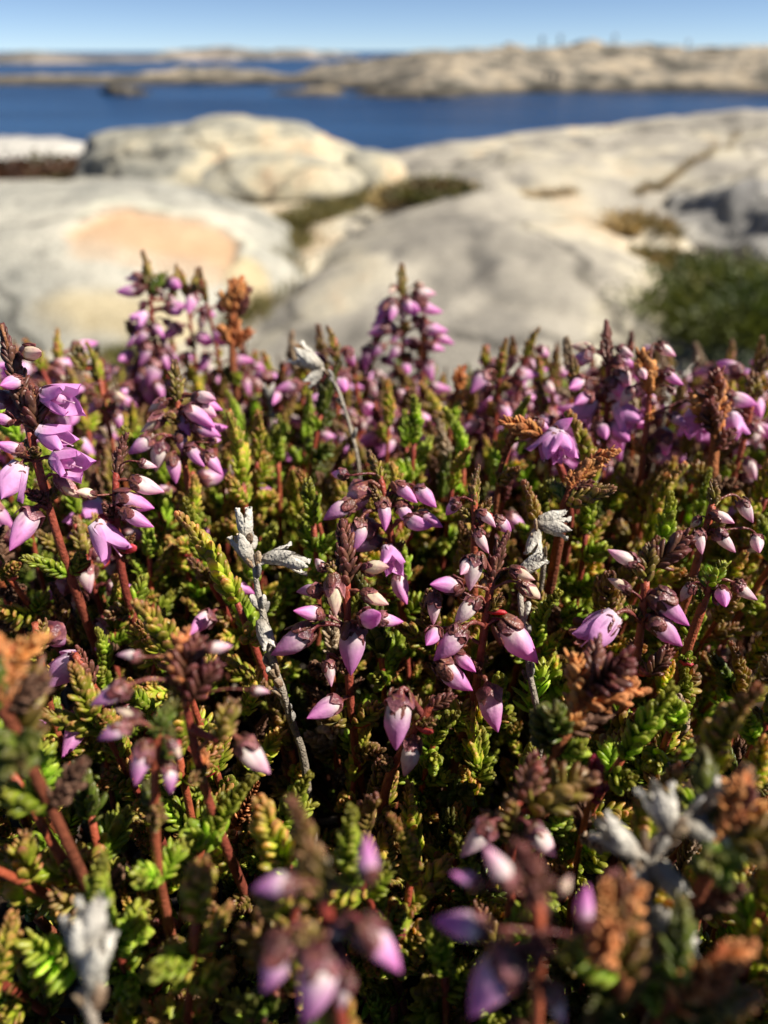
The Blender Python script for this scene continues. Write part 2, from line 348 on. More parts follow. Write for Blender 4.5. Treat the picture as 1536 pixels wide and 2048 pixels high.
def boulder(name, cx, cy, zb, rx, ry, h, rot, mat, seed, rough, p=2.3, q=0.5, skew=0.0, label=None, cat='rock', colf=None, n=72, extra=None, nr=34):
    """a rounded granite back: an ellipsoidal cap with a steep overhung foot, uneven from noise"""
    mb = MB(); V = []; C = []
    for i in range(nr):
        t = i / (nr - 1)
        for k in range(n):
            a = 2 * math.pi * k / n
            ca, sa = math.cos(a), math.sin(a)
            sup = (abs(ca) ** p + abs(sa) ** p) ** (-1 / p)
            if t < 0.86:
                r = t / 0.86; z = h * max(0.0, 1 - r ** 2.4) ** q; rad = r
            else:
                w = (t - 0.86) / 0.14; rad = 1 - 0.10 * w; z = -0.45 * h * w
            x = ca * sup * rad * rx; y = sa * sup * rad * ry
            nn = mnoise.fractal(Vector((x * 1.1 + seed, y * 1.1, z * 1.5)), 0.9, 2.1, 5)
            rdg = 1 - abs(mnoise.noise(Vector((x * 0.8 + seed * 2, y * 2.0, 3))))
            sc = 1 + rough * nn * 0.35
            z2 = z * (1 + skew * x / rx) + rough * h * (nn * 0.35 - 0.15 * rdg ** 6)
            if extra: x, y, z2 = extra(x * sc, y * sc, z2)
            else: x, y = x * sc, y * sc
            V.append((x, y, z2)); C.append(colf(x, y, z2, t) if colf else (0, 0, 0))
    f = [(i * n + k, i * n + (k + 1) % n, (i + 1) * n + (k + 1) % n, (i + 1) * n + k) for i in range(nr - 1) for k in range(n)]
    mb.add(V, f, C)
    o = obj(name, mb.mesh(name, mat)); o.location = (cx, cy, zb); o.rotation_euler = (0, 0, rot)
    return tag(o, label, cat)

boulder('boulder', -1.70, 7.75, -1.0, 1.74, 1.45, 0.53, 0.05, M_DOME, 3.1, 0.40, 2.0, 0.8, 0.25, 'big rounded granite dome behind the spalled slab', n=120, nr=60)
boulder('boulder', -1.08, 6.85, -0.92, 0.85, 0.5, 0.27, -0.08, M_DOME, 4.4, 0.45, 2.2, 0.7, 0.2, 'low granite lobe with a dark hollow under its edge, before the dome', n=100, nr=50)
boulder('boulder', -0.18, 7.5, -1.0, 0.34, 0.5, 0.30, 0.3, M_DOME, 9.4, 0.4, 2.6, 0.5, 0, 'small blocky granite boulder beside the big rounded one')
p0 = on_z(1075, 338, -0.98)
boulder('boulder', p0.x, p0.y + 0.45, -0.98, 0.55, 0.4, 0.13, 0.35, M_DOME, 6.6, 0.3, 2.4, 0.4, 0.3, 'low granite ledge beyond the twiggy brown shrub')
boulder('boulder', -4.5, 9.0, -1.05, 1.9, 0.9, 0.30, 0.12, M_PALE, 5.2, 0.5, 2.0, 0.9, 0.1, 'low whitish rock hump above the brown heath strip')
boulder('boulder', 2.7, 5.0, -1.05, 1.2, 0.95, 0.50, 0.5, M_SLATE, 7.7, 0.9, 2.2, 0.6, 0.25, 'rough slate-grey rock behind the green juniper')
def panel_col(x, y, z, t):
    # fresh spalled face: x across, y down the slope towards the viewer
    u = (x - 1.12) / 0.40; v = (y + 0.55) / 0.47
    d = (abs(u) ** 4 + abs(v) ** 4) ** (1 / 4) + 0.10 * mnoise.fractal(Vector((x * 5, y * 5, 1)), 0.8, 2.0, 4)
    pk = max(0.0, min(1.0, (1.0 - d) / 0.10)) * (0.90 + 0.10 * mnoise.noise(Vector((x * 3, y * 3, 4)))) * min(1.0, max(0.25, 1.25 + v))
    rim = max(0.0, 1 - abs(d - 1.09) / 0.12) * max(0.0, min(1.0, 0.2 + 1.2 * (v + 0.2)))
    u2 = (x - 1.2) / 0.48; v2 = (y + 1.30) / 0.14
    d2 = math.hypot(u2, v2) + 0.25 * mnoise.noise(Vector((x * 4, y * 4, 7)))
    ye = max(0.0, min(1.0, (1.05 - d2) / 0.5)) * 0.6
    u3 = (x - 1.60) / 0.13; v3 = (y + 0.75) / 0.22
    ye = max(ye, max(0.0, min(1.0, (1.0 - math.hypot(u3, v3)) / 0.3)) * 0.7)
    return (pk, rim, ye)
def panel_cut(x, y, z):
    c = panel_col(x, y, z, 0)
    return x, y, z - 0.045 * c[0]
boulder('rock_slab', -2.3, 4.45, -1.06, 1.78, 1.55, 0.46, 0.0, M_PANEL, 1.3, 0.22, 3.5, 0.55, -0.05, 'broad granite slab with a spalled pink face and pale rim', 'rock', panel_col, 240, panel_cut, 120)

# ------------------------------------------------------------------ shrubs, grass and people on the rocks
def leafy_shrub(name, centre, rad, n, leaf, cols, label, cat='shrub', seed=1, stems=9, spiky=False, group=None):
    rg = random.Random(seed); root = empty(name, centre)
    mb = MB(); clumps = []
    for _ in range(26):
        a = rg.uniform(0, 2 * math.pi); r = math.sqrt(rg.random())
        hz = rg.uniform(0.25, 1.0) * math.sqrt(max(0.05, 1 - 0.75 * r * r))
        clumps.append((Vector((math.cos(a) * r * rad[0], math.sin(a) * r * rad[1], hz * rad[2])), rg.choice(cols), rg.uniform(0.75, 1.25)))
    V = []; Fc = []; C = []
    for i in range(n):
        c, col, sz = rg.choice(clumps)
        o = Vector((rg.gauss(0, 1) * rad[0], rg.gauss(0, 1) * rad[1], rg.gauss(0, 1) * rad[2])) * 0.17 * sz
        p = c + o; p.z = max(0.01, p.z)
        d = (o.normalized() + Vector((rg.uniform(-.5, .5), rg.uniform(-.5, .5), rg.uniform(0.0, 1.0)))).normalized()
        s = d.orthogonal().normalized(); s.rotate(Quaternion(d, rg.uniform(0, 6.28)))
        L = leaf * rg.uniform(0.6, 1.4); w = L * (0.10 if spiky else 0.28)
        k = len(V); V += [p, p + d * L * 0.5 + s * w, p + d * L, p + d * L * 0.5 - s * w]
        Fc.append((k, k + 1, k + 2, k + 3)); j = rg.uniform(0.75, 1.3); C += [tuple(q * j for q in col)] * 4
    mb.add([tuple(v) for v in V], Fc, C)
    tag(obj('crown', mb.mesh('crown', M_BUSH, False), root), kind='stuff')
    for i in range(stems):
        c, _, _ = clumps[i]; sb = MB()
        b = Vector((c.x * 0.25, c.y * 0.25, -0.08))
        tube(sb, bez(b, Vector((c.x * 0.5, c.y * 0.5, c.z * 0.6)), c, 5), [0.012, 0.01, 0.009, 0.007, 0.005, 0.003], 5, (0.07, 0.05, 0.035))
        obj('stem', sb.mesh('stem', M_BARK), root)
    return tag(root, label, cat, group)
GRN = [(0.04, 0.055, 0.011), (0.06, 0.075, 0.014), (0.085, 0.095, 0.02), (0.12, 0.11, 0.03)]
BRN = [(0.14, 0.10, 0.05), (0.20, 0.15, 0.07), (0.11, 0.11, 0.04), (0.26, 0.19, 0.09)]
STRAW = [(0.36, 0.26, 0.12), (0.28, 0.20, 0.09), (0.42, 0.31, 0.15), (0.20, 0.16, 0.07)]
GG = [(0.10, 0.13, 0.085), (0.14, 0.17, 0.11), (0.20, 0.23, 0.16), (0.07, 0.095, 0.06)]
def gz(px, py): 
    # walk along the line of sight until it meets the bedrock sheet
    r = ray(px, py); t = 0.3
    while t < 60:
        p = CAM + r * t
        if p.z < float(bedrock_z(np.array(p.x), np.array(p.y))): return p
        t *= 1.01
    return on_z(px, py, -1.0)
p = gz(1440, 660); leafy_shrub('juniper_bush', (p.x + 0.20, p.y + 0.02, p.z - 0.05), (0.56, 0.62, 0.24), 36000, 0.028, GRN, 'low spreading dark green juniper bush against the grey rock', 'juniper', 3, spiky=False)
p = gz(1490, 800); leafy_shrub('silvery_shrub', (p.x + 0.05, p.y + 0.08, p.z - 0.02), (0.24, 0.2, 0.13), 5000, 0.022, GG, 'small silvery green shrub in front of the juniper', 'shrub', 4)
p = gz(870, 418); leafy_shrub('heath_shrub', (p.x + 0.05, p.y + 0.45, p.z - 0.03), (0.30, 0.26, 0.09), 6000, 0.04, BRN + GRN[2:], 'twiggy brown and green shrub in a hollow of the rocks', 'shrub', 5)
p = gz(80, 385); leafy_shrub('heath_shrub', (p.x - 0.25, p.y + 0.5, p.z - 0.05), (0.95, 0.5, 0.24), 9000, 0.05, [(0.11, 0.05, 0.025), (0.15, 0.08, 0.04), (0.07, 0.035, 0.02), (0.10, 0.085, 0.03)], 'rusty brown heath strip below the whitish rock hump', 'shrub', 6)
p = gz(1290, 470); leafy_shrub('dry_grass_tuft', (p.x, p.y + 0.1, p.z - 0.03), (0.20, 0.18, 0.08), 3000, 0.07, STRAW, 'straw-coloured dry grass tuft above the juniper', 'grass', 7, 4, True)
p = gz(1330, 540); leafy_shrub('dry_grass_tuft', (p.x, p.y + 0.1, p.z - 0.03), (0.20, 0.18, 0.07), 2400, 0.06, STRAW + GRN[2:], 'fading grass tuft between the dry tuft and the juniper', 'grass', 8, 4, True)
p = gz(830, 405); leafy_shrub('dry_grass_tuft', (p.x, p.y, p.z - 0.03), (0.26, 0.16, 0.10), 2500, 0.09, STRAW, 'straw-coloured grass at the foot of the twiggy brown shrub', 'grass', 9, 4, True)
p = gz(60, 640); leafy_shrub('dead_brush', (p.x, p.y - 0.9, p.z + 0.25), (0.2, 0.2, 0.12), 500, 0.05, [(0.06, 0.055, 0.05)], 'thin dark bare brush at the foot of the slab', 'brush', 10, 14, True)

def grass_strip(name, pts, width, n, h, cols, label, seed):
    rg = random.Random(seed); V = []; Fc = []; C = []
    P = [gz(*q) for q in pts]
    for i in range(n):
        t = rg.random() * (len(P) - 1); k = min(int(t), len(P) - 2); q = P[k].lerp(P[k + 1], t - k)
        w = width * (0.6 + 0.05 * q.y)
        x = q.x + rg.gauss(0, w); y = q.y + rg.gauss(0, w * 1.2)
        z = float(bedrock_z(np.array(x), np.array(y))) - 0.01
        L = h * rg.uniform(0.4, 1.3); a = rg.uniform(0, 6.28); ln = rg.uniform(0.2, 0.9)
        d = Vector((math.cos(a) * ln, math.sin(a) * ln, 1)).normalized(); s = Vector((-math.sin(a), math.cos(a), 0)) * L * 0.06
        b = Vector((x, y, z)); kk = len(V); V += [b - s, b + s, b + d * L]; Fc.append((kk, kk + 1, kk + 2))
        j = rg.uniform(0.7, 1.3); c = rg.choice(cols); C += [tuple(u * j for u in c)] * 3
    mb = MB(); mb.add([tuple(v) for v in V], Fc, C)
    return tag(obj(name, mb.mesh(name, M_BUSH, False)), label, kind='stuff')
grass_strip('gully_grass', [(720, 395), (640, 430), (570, 480), (520, 560), (470, 640)], 0.11, 16000, 0.09, [(0.13, 0.125, 0.03), (0.18, 0.15, 0.05), (0.10, 0.105, 0.025), (0.24, 0.19, 0.08)], 'olive grass and moss filling the gully between the slabs', 21)
grass_strip('gully_grass', [(300, 690), (230, 720), (260, 760)], 0.05, 2500, 0.06, [(0.17, 0.15, 0.04), (0.12, 0.12, 0.03)], 'mossy grass at the foot of the spalled slab', 22)
grass_strip('crack_grass', [(1480, 262), (1420, 310), (1340, 365), (1270, 390)], 0.018, 1500, 0.07, STRAW[:2] + [(0.14, 0.12, 0.05)], 'dry grass growing along the crack in the granite', 23)
grass_strip('crack_grass', [(1050, 392), (1150, 388)], 0.03, 600, 0.06, STRAW, 'thin straw grass on the pale slab', 24)

def person(px, py, z, dist, h, top, low, label, lean=0.0):
    r = ray(px, py); hl = math.hypot(r.x, r.y)
    loc = Vector((r.x / hl * dist, r.y / hl * dist, z))
    me = bpy.data.meshes.new('person'); s = h / 1.75
    J = [(0, 0, .95, .15), (0, 0, 1.2, .15), (0, .02, 1.42, .17), (0, .03, 1.52, .06), (0, .04, 1.66, .105),
         (-.2, 0, 1.4, .06), (-.27, 0, 1.12, .05), (-.24, .1, .88, .04), (.2, 0, 1.4, .06), (.27, 0, 1.12, .05), (.24, .1, .88, .04),
         (-.1, 0, .85, .10), (-.12, .03, .48, .075), (-.13, -.02, .06, .05), (-.13, .13, .03, .04), (.1, 0, .85, .10), (.12, .05, .48, .075), (.14, 0, .06, .05), (.14, .15, .03, .04)]
    E = [(0, 1), (1, 2), (2, 3), (3, 4), (2, 5), (5, 6), (6, 7), (2, 8), (8, 9), (9, 10), (0, 11), (11, 12), (12, 13), (13, 14), (0, 15), (15, 16), (16, 17), (17, 18)]
    me.from_pydata([(j[0] * s + lean * j[2] * s, j[1] * s, j[2] * s) for j in J], E, [])
    o = obj('person', me); o.location = loc
    m = o.modifiers.new('skin', 'SKIN'); sv = me.skin_vertices[0].data
    for i, j in enumerate(J): sv[i].radius = (j[3] * s, j[3] * s)
    sv[0].use_root = True
    o.modifiers.new('sub', 'SUBSURF').levels = 1
    m2, N, L = mat_new('clothes')
    g = N.new('ShaderNodeTexCoord'); sx = N.new('ShaderNodeSeparateXYZ'); L.new(g.outputs['Object'], sx.inputs[0])
    mr = N.new('ShaderNodeMapRange'); mr.inputs[2].default_value = 1.8 * s; L.new(sx.outputs[2], mr.inputs[0])
    rp = ramp(N, [(0.0, low), (0.52, low), (0.53, top), (0.82, top), (0.83, (0.45, 0.28, 0.2)), (0.93, (0.45, 0.28, 0.2)), (0.94, (0.06, 0.04, 0.03))]); rp.color_ramp.interpolation = 'CONSTANT'
    L.new(mr.outputs[0], rp.inputs[0])
    b = N.new('ShaderNodeBsdfPrincipled'); b.inputs['Roughness'].default_value = 0.85; L.new(rp.outputs[0], b.inputs['Base Color'])
    oo = N.new('ShaderNodeOutputMaterial'); L.new(b.outputs[0], oo.inputs[0]); me.materials.append(m2)
    return tag(o, label, 'person', 'people on the far headland')

# ------------------------------------------------------------------ heather: leaves, shoots, flowers
soil_r = np.concatenate([[0.0005], np.linspace(0.01, 0.30, 60)]); soil_a = np.linspace(0, 2 * math.pi, 121)
SR, SA = np.meshgrid(soil_r, soil_a, indexing='ij'); SX = SR * np.sin(SA); SY = SR * np.cos(SA) + 0.06
def soil_z(x, y):
    r = np.hypot(x, y - 0.06)
    return 0.004 * fbm(x, y, 31, 5, 60) - 0.09 * smooth(0.095, 0.30, r)
tag(obj('soil', grid_mesh('soil', SX, SY, soil_z(SX, SY), M_PEAT)), 'dark peaty soil under the heather', kind='structure')
def soil_at(x, y): return float(soil_z(np.array(x), np.array(y)))

def leaf_template(us, ws, sec, curve):
    V = []; U = []
    for u, w in zip(us, ws):
        for (a, b) in sec:
            V.append((a * w, b * w * 0.9 + curve * u * u - 0.03, u)); U.append(u)
    n = len(sec); m = len(us)
    f = [(i * n + k, i * n + (k + 1) % n, (i + 1) * n + (k + 1) % n, (i + 1) * n + k) for i in range(m - 1) for k in range(n)]
    f += [tuple(range(n - 1, -1, -1)), tuple((m - 1) * n + k for k in range(n))]
    return np.array(V), f, np.array(U)
SEC = [(1, 0), (0.62, 0.62), (0, 0.48), (-0.62, 0.62), (-1, 0), (0, -0.45)]     # back of the leaf bulges, a groove runs down it
LEAF = leaf_template([0, .12, .4, .7, .9, 1.0], [.14, .22, .272, .262, .195, .065], SEC, -0.10)
LEAF_LO = leaf_template([0, .3, .75, 1.0], [.13, .24, .22, .05], [(1, 0), (0, .6), (-1, 0), (0, -.4)], -0.08)

PAL = {  # base of leaf, body, tip; shoot-top tint
    'lime':  ((0.32, 0.42, 0.032), (0.39, 0.47, 0.036), (0.52, 0.20, 0.10), (0.42, 0.17, 0.095)),
    'green': ((0.23, 0.35, 0.028), (0.30, 0.43, 0.032), (0.32, 0.30, 0.05), (0.34, 0.24, 0.06)),
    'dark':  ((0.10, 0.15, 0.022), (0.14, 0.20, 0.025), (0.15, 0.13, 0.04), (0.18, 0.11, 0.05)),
    'olive': ((0.26, 0.26, 0.035), (0.33, 0.28, 0.05), (0.27, 0.11, 0.085), (0.26, 0.10, 0.085)),
    'plum':  ((0.17, 0.10, 0.045), (0.21, 0.10, 0.06), (0.26, 0.075, 0.075), (0.24, 0.075, 0.07)),
    'rust':  ((0.36, 0.10, 0.03), (0.50, 0.18, 0.05), (0.60, 0.30, 0.13), (0.52, 0.20, 0.07)),
    'straw': ((0.16, 0.10, 0.06), (0.30, 0.21, 0.13), (0.44, 0.34, 0.24), (0.32, 0.20, 0.13)),
    'brown': ((0.06, 0.03, 0.02), (0.12, 0.06, 0.035), (0.22, 0.13, 0.08), (0.14, 0.07, 0.04)),
    'grey':  ((0.28, 0.25, 0.20), (0.42, 0.39, 0.34), (0.54, 0.51, 0.46), (0.44, 0.41, 0.36)),
    'red':   ((0.50, 0.05, 0.03), (0.50, 0.06, 0.05), (0.52, 0.08, 0.10), (0.52, 0.05, 0.10)),
}
def mixc(a, b, t): return tuple(a[i] * (1 - t) + b[i] * t for i in range(3))

def shoot_plan(rg, L, nodes, leafL, spread, close, bend):
    """leaf transforms for one shoot of length L (metres) along +Z: pairs crossing at right angles"""
    out = []; bd = rg.uniform(0, 6.28)
    def axis(s):
        k = bend * (s / L) ** 2 * L
        return Vector((math.cos(bd) * k, math.sin(bd) * k, s))
    for i in range(nodes):
        t = (i + 0.3) / nodes; s = t * L * 0.93
        for side in (0, 1):
            phi = i * math.pi / 2 + side * math.pi + rg.uniform(-0.35, 0.35)
            ll = leafL * (0.75 + 0.45 * math.sin(math.pi * min(1, t * 1.1 + 0.15))) * rg.uniform(0.78, 1.18) * (1 - 0.25 * max(0, t - 0.75) / 0.25)
            ang = (spread * (1 - t) ** 0.5 + close * (1 - (1 - t) ** 0.5)) * rg.uniform(0.65, 1.35)
            o = Vector((math.cos(phi), math.sin(phi), 0))
            d = o * math.sin(ang) + Vector((0, 0, 1)) * math.cos(ang)
            z = d; x = Vector((0, 0, 1)).cross(o).normalized(); y = z.cross(x).normalized()
            if y.dot(o) < 0: x = -x; y = -y
            m = Matrix((x * ll, y * ll, z * ll)).transposed().to_4x4(); m.translation = axis(s) + o * 0.00013
            out.append((m, t, rg.random()))
    return out, axis
def apply_m(m, V): 
    A = np.array(m); return V @ A[:3, :3].T + A[:3, 3]
def leaf_cols(pal, t, rnd, U):
    b, m, tip, top = (np.array(c) for c in PAL[pal])
    k = np.clip((t - 0.45) / 0.55, 0, 1) ** 1.5
    body = m * (1 - 0.75 * k) + top * 0.75 * k
    u = U[:, None]
    c = np.where(u < 0.3, b + (body - b) * (u / 0.3), body)
    tt = np.clip((u - 0.55) / 0.45, 0, 1) ** 1.1 * (0.45 + 0.55 * rnd)
    return (c * (1 - tt) + tip * tt) * (0.65 + 0.7 * ((rnd * 7.3) % 1.0))

SHAPES = []
_rg = random.Random(5)
for L, nodes, ll, sp, cl, bd in [(0.0050, 25, .00122, .74, .24, .14), (0.0040, 20, .00122, .82, .34, .26), (0.0062, 30, .00122, .68, .20, .22), (0.0033, 16, .00124, .85, .40, .14), (0.0074, 35, .00120, .63, .16, .34), (0.0043, 15, .00155, 1.0, .46, .26)]:
    plan, ax = shoot_plan(_rg, L, nodes, ll, sp, cl, bd); SHAPES.append((plan, ax, L))
def shoot_mesh(i, pal, lo=False):
    plan, ax, L = SHAPES[i]; mb = MB(); T = LEAF_LO if lo else LEAF
    stemc = mixc(PAL[pal][0], (0.22, 0.06, 0.03), 0.5)
    tube(mb, [ax(L * 0.97 * k / 6) for k in range(7)], [0.00028 - 0.00002 * k for k in range(7)], 5, stemc)
    for m, t, r in plan: mb.add(apply_m(m, T[0]), T[1], leaf_cols(pal, t, r, T[2]))
    return mb
DRYPAL = ('rust', 'straw', 'brown', 'grey')
SHOOT = {}
for pal in PAL:
    for i in range(len(SHAPES)):
        SHOOT[pal, i] = shoot_mesh(i, pal).mesh('leafy_shoot', M_DRY if pal in DRYPAL else M_LEAF)
AXIS = {}
for i, (plan, ax, L) in enumerate(SHAPES):
    mb = MB(); tube(mb, [ax(L * 0.97 * k / 6) for k in range(7)], [0.00028 - 0.00002 * k for k in range(7)], 6, (0.22, 0.08, 0.035)); AXIS[i] = mb.mesh('leafy_shoot', M_STEM)
LEAF_ME = {}
for pal in PAL:                                                        # single leaves, young to old, for the shoots in focus
    for q in range(5):
        for r in range(3):
            mb = MB(); mb.add(LEAF[0], LEAF[1], leaf_cols(pal, (q + 0.5) / 5, 0.15 + 0.35 * r, LEAF[2])); LEAF_ME[pal, q, r] = mb.mesh('leaf', M_DRY if pal in DRYPAL else M_LEAF)

def add_shoot(root, p, d, i, pal, s, single=False, roll=0.0):
    m = place(p, d, s, roll)
    if not single:
        o = obj('leafy_shoot', SHOOT[pal, i], root, m); o['kind'] = 'stuff'; return o
    o = obj('leafy_shoot', AXIS[i], root, m)
    for lm, t, r in SHAPES[i][0]:
        obj('leaf', LEAF_ME[pal, min(4, int(t * 5)), int(r * 2.999)], o, lm)
    return o

# flowers: a nodding bud of four overlapping sepals, white at the base and magenta at the tip, in a cup of dark bracts on a curved stalk
def bud_geo(var, kind, seg=24):
    rg = random.Random(var * 7 + 1); us = [0, .04, .12, .22, .34, .46, .58, .70, .80, .88, .94, .98, 1.0]
    fat = rg.uniform(0.88, 1.1); tw = rg.uniform(-0.9, 0.9)
    prof = np.interp(us, [0, .04, .12, .25, .42, .6, .8, .92, 1.0], [.06, .12, .18, .222, .230, .192, .115, .056, .008]) * fat
    V = []; C = []
    base = np.array((0.80, 0.74, 0.64)); pk = np.array((0.70, 0.33, 0.60)); mg = np.array((0.62, 0.17, 0.50))
    if kind == 'w': pk = np.array((0.78, 0.62, 0.62)); mg = np.array((0.68, 0.30, 0.48))
    if kind == 'c': base = np.array((0.78, 0.70, 0.48)); pk = np.array((0.80, 0.68, 0.50)); mg = np.array((0.70, 0.42, 0.42))
    for u, r in zip(us, prof):
        for k in range(seg):
            a = 2 * math.pi * k / seg; sv = ((a * 4 / (2 * math.pi) + tw * u) % 1.0)
            rr_ = r * (1 + 0.13 * (sv - 0.5) * (1 - 0.3 * u) + 0.03 * math.sin(a * 3 + var))
            bx = 0.06 * math.sin(u * 2.4) * math.cos(var)
            V.append((rr_ * math.cos(a) + bx, rr_ * math.sin(a), u))
            t1 = min(1, max(0, (u - 0.15) / 0.36)); t2 = min(1, max(0, (u - 0.5) / 0.5))
            c = base * (1 - t1) + pk * t1; c = c * (1 - t2) + mg * t2
            vein = 1 - 0.10 * (math.cos(a * 12 + u * 2) > 0.6) * t1; c = c + (base - c) * (0.32 * max(0, math.sin(a * 5 + var * 2 + 3 * u)) ** 3 * (1 - u) * t1); seam = 0.80 if sv < 0.12 and u > 0.1 else 1.0
            C.append(np.clip(c * vein * (seam, seam * 0.86 if seam < 1 else 1, seam), 0, 1))
    m = len(us); f = [(i * seg + k, i * seg + (k + 1) % seg, (i + 1) * seg + (k + 1) % seg, (i + 1) * seg + k) for i in range(m - 1) for k in range(seg)]
    f += [tuple(range(seg - 1, -1, -1)), tuple((m - 1) * seg + k for k in range(seg))]
    return np.array(V), f, np.array(C)
BUD = {(v, k): bud_geo(v, k) for v in range(4) for k in ('b', 'w', 'c')}
def calyx_add(mb, m, attach, adir, s, var, cover):
    """stalk from the stem into a lobed cup round the bud's base; m = bud matrix (unit bud along Z)"""
    rg = random.Random(var * 13 + 5); seg = 20
    b = Vector(m.translation); z = Vector(m.col[2][:3]).normalized()
    p0 = Vector(attach); p3 = b - z * 0.02 * s
    dist = (p3 - p0).length
    p1 = p0 + Vector(adir) * dist * 0.45; p2 = p3 - z * dist * 0.4
    n = 8; V = []; C = []
    stalk = (0.20, 0.055, 0.045); cup = (0.11, 0.03, 0.045); edge = (0.42, 0.18, 0.20)
    path = [p0 * (1 - t) ** 3 + p1 * 3 * t * (1 - t) ** 2 + p2 * 3 * t * t * (1 - t) + p3 * t ** 3 for t in (i / n for i in range(n + 1))]
    x = None
    rings = []
    for i, p in enumerate(path):
        tg = (path[min(i + 1, n)] - path[max(i - 1, 0)]).normalized() if i < n else z
        if x is None: x = tg.orthogonal().normalized()
        x = (x - tg * x.dot(tg)).normalized(); y = tg.cross(x)
        r = s * (0.050 + 0.012 * math.sin(i * 1.7)) * (1.0 if i < n else 1.25)
        rings.append([p + (x * math.cos(2 * math.pi * k / seg) + y * math.sin(2 * math.pi * k / seg)) * r for k in range(seg)]); C += [stalk] * seg
    off = rg.uniform(0, 6.28)
    for j, (u, rad) in enumerate([(0.01, .11), (0.05, .165), (0.11, .205), (0.20, .237), (0.31, .256), (0.44, .262)]):
        ring = []
        for k in range(seg):
            a = 2 * math.pi * k / seg
            lobe = abs(math.cos(2 * (a + off))) ** 1.6 * 0.8 + 0.2 * abs(math.cos(3 * (a + off * 1.7)))
            uu_ = u * (1 - 0.80 * (1 - lobe) * (j / 5) ** 0.8) * cover
            rr_ = rad * (1 + 0.05 * math.sin(a * 9 + j * 1.3) * (j > 0) + rg.uniform(-.02, .02)) + (0.03 * (1 - lobe) * (j / 5))
            ring.append(b + (x * math.cos(a) + y * math.sin(a)) * rr_ * s + z * uu_ * s)
            e = (j / 5) ** 2.5; C.append(mixc(cup, edge, e * 0.8) if rg.random() > 0.12 else mixc(cup, (0.42, 0.16, 0.10), 0.6))
        rings.append(ring)
    V = [tuple(v) for r_ in rings for v in r_]; mm = len(rings)
    f = [(i * seg + k, i * seg + (k + 1) % seg, (i + 1) * seg + (k + 1) % seg, (i + 1) * seg + k) for i in range(mm - 1) for k in range(seg)]
    mb.add(V, f, C)
# petal for open flowers (and papery dead ones): an ovate sheet cupped along its length
def petal_geo(w, cup_, curl, ruffle=0.0, seed=0):
    rg = random.Random(seed); us = np.linspace(0, 1, 13); vs = np.linspace(-1, 1, 9); V = []; U = []
    for u in us:
        hw = w * (math.sin(math.pi * min(1, 0.13 + 0.855 * u)) ** 0.7) * (1 if u < 0.97 else 0.5)
        for v in vs:
            x = v * hw; y = cup_ * (1 - v * v) * w + curl * u * u + ruffle * rg.uniform(-1, 1) * u
            V.append((x, y, u - 0.06 * v * v)); U.append(u)
    n = 9; f = [(i * n + k, i * n + k + 1, (i + 1) * n + k + 1, (i + 1) * n + k) for i in range(12) for k in range(n - 1)]
    return np.array(V), f, np.array(U)
def petal_mesh(geo, c0, c1, c2, mat):
    V, f, U = geo; mb = MB(); u = U[:, None]
    c = np.where(u < 0.4, np.array(c0) + (np.array(c1) - c0) * (u / 0.4), np.array(c1) + (np.array(c2) - c1) * ((u - 0.4) / 0.6))
    mb.add(V, f, c); return mb.mesh('petal', mat)
PETALS = [petal_mesh(petal_geo(0.32, 0.5, cu, 0.003, i), (0.78, 0.66, 0.74), (0.72, 0.38, 0.66), (0.68, 0.28, 0.61), M_PETAL) for i, cu in enumerate((0.0, 0.10, -0.06))]
DRYPETALS = [petal_mesh(petal_geo(0.20, 0.5, cu, 0.055, 20 + i), (0.30, 0.26, 0.21), (0.50, 0.47, 0.41), (0.58, 0.55, 0.49), M_DRY) for i, cu in enumerate((-0.05, -0.15, 0.06))]
mb = MB(); tube(mb, [(0, 0, 0), (0.01, 0, .4), (0.0, 0, .8), (0, 0, .86)], [.03, .018, .015, .03], 6, (0.72, 0.48, 0.58)); PISTIL = mb.mesh('pistil', M_PETAL)
mb = MB(); tube(mb, [(0, 0, 0), (0, 0, .12), (0, 0, .3), (0, 0, .5), (0, 0, .62)], [.08, .17, .18, .14, .10], 12, (0.70, 0.40, 0.60)); COROLLA = mb.mesh('flower', M_PETAL)
mb = MB(); tube(mb, [(0, 0, 0), (0, 0, .12), (0, 0, .3), (0, 0, .5), (0, 0, .62)], [.08, .14, .15, .13, .08], 12, (0.45, 0.40, 0.34)); DRYCOROLLA = mb.mesh('dried_flower', M_DRY)

def open_petals(fl, rg, spread=0.26, dry=False):
    for k in range(4):
        phi = k * math.pi / 2 + rg.uniform(-.15, .15)
        ang = spread * rg.uniform(0.55, 1.35)
        o = Vector((math.cos(phi), math.sin(phi), 0)); d = o * math.sin(ang) + Vector((0, 0, 1)) * math.cos(ang)
        x = Vector((0, 0, 1)).cross(o).normalized(); y = d.cross(x)
        if y.dot(o) < 0: x, y = -x, -y
        mm = Matrix((x, y, d)).transposed().to_4x4(); mm.translation = o * 0.07
        obj('petal', rg.choice(DRYPETALS if dry else PETALS), fl, mm)
    if not dry: obj('pistil', PISTIL, fl, Matrix.Translation((0, 0, 0.15)))

BUD_ME = {}
for (v, k), (V, f, C) in BUD.items():
    mb = MB(); mb.add(V, f, C); BUD_ME[v, k] = mb.mesh('flower', M_PETAL)
BRACT_ME = []
for i in range(2):
    mb = MB(); mb.add(LEAF[0] * np.array((1.25, 0.55, 1)), LEAF[1], leaf_cols('plum', 0.6, 0.4 + 0.4 * i, LEAF[2]) * (0.62, 0.48, 0.62)); BRACT_ME.append(mb.mesh('bract', M_CALYX))

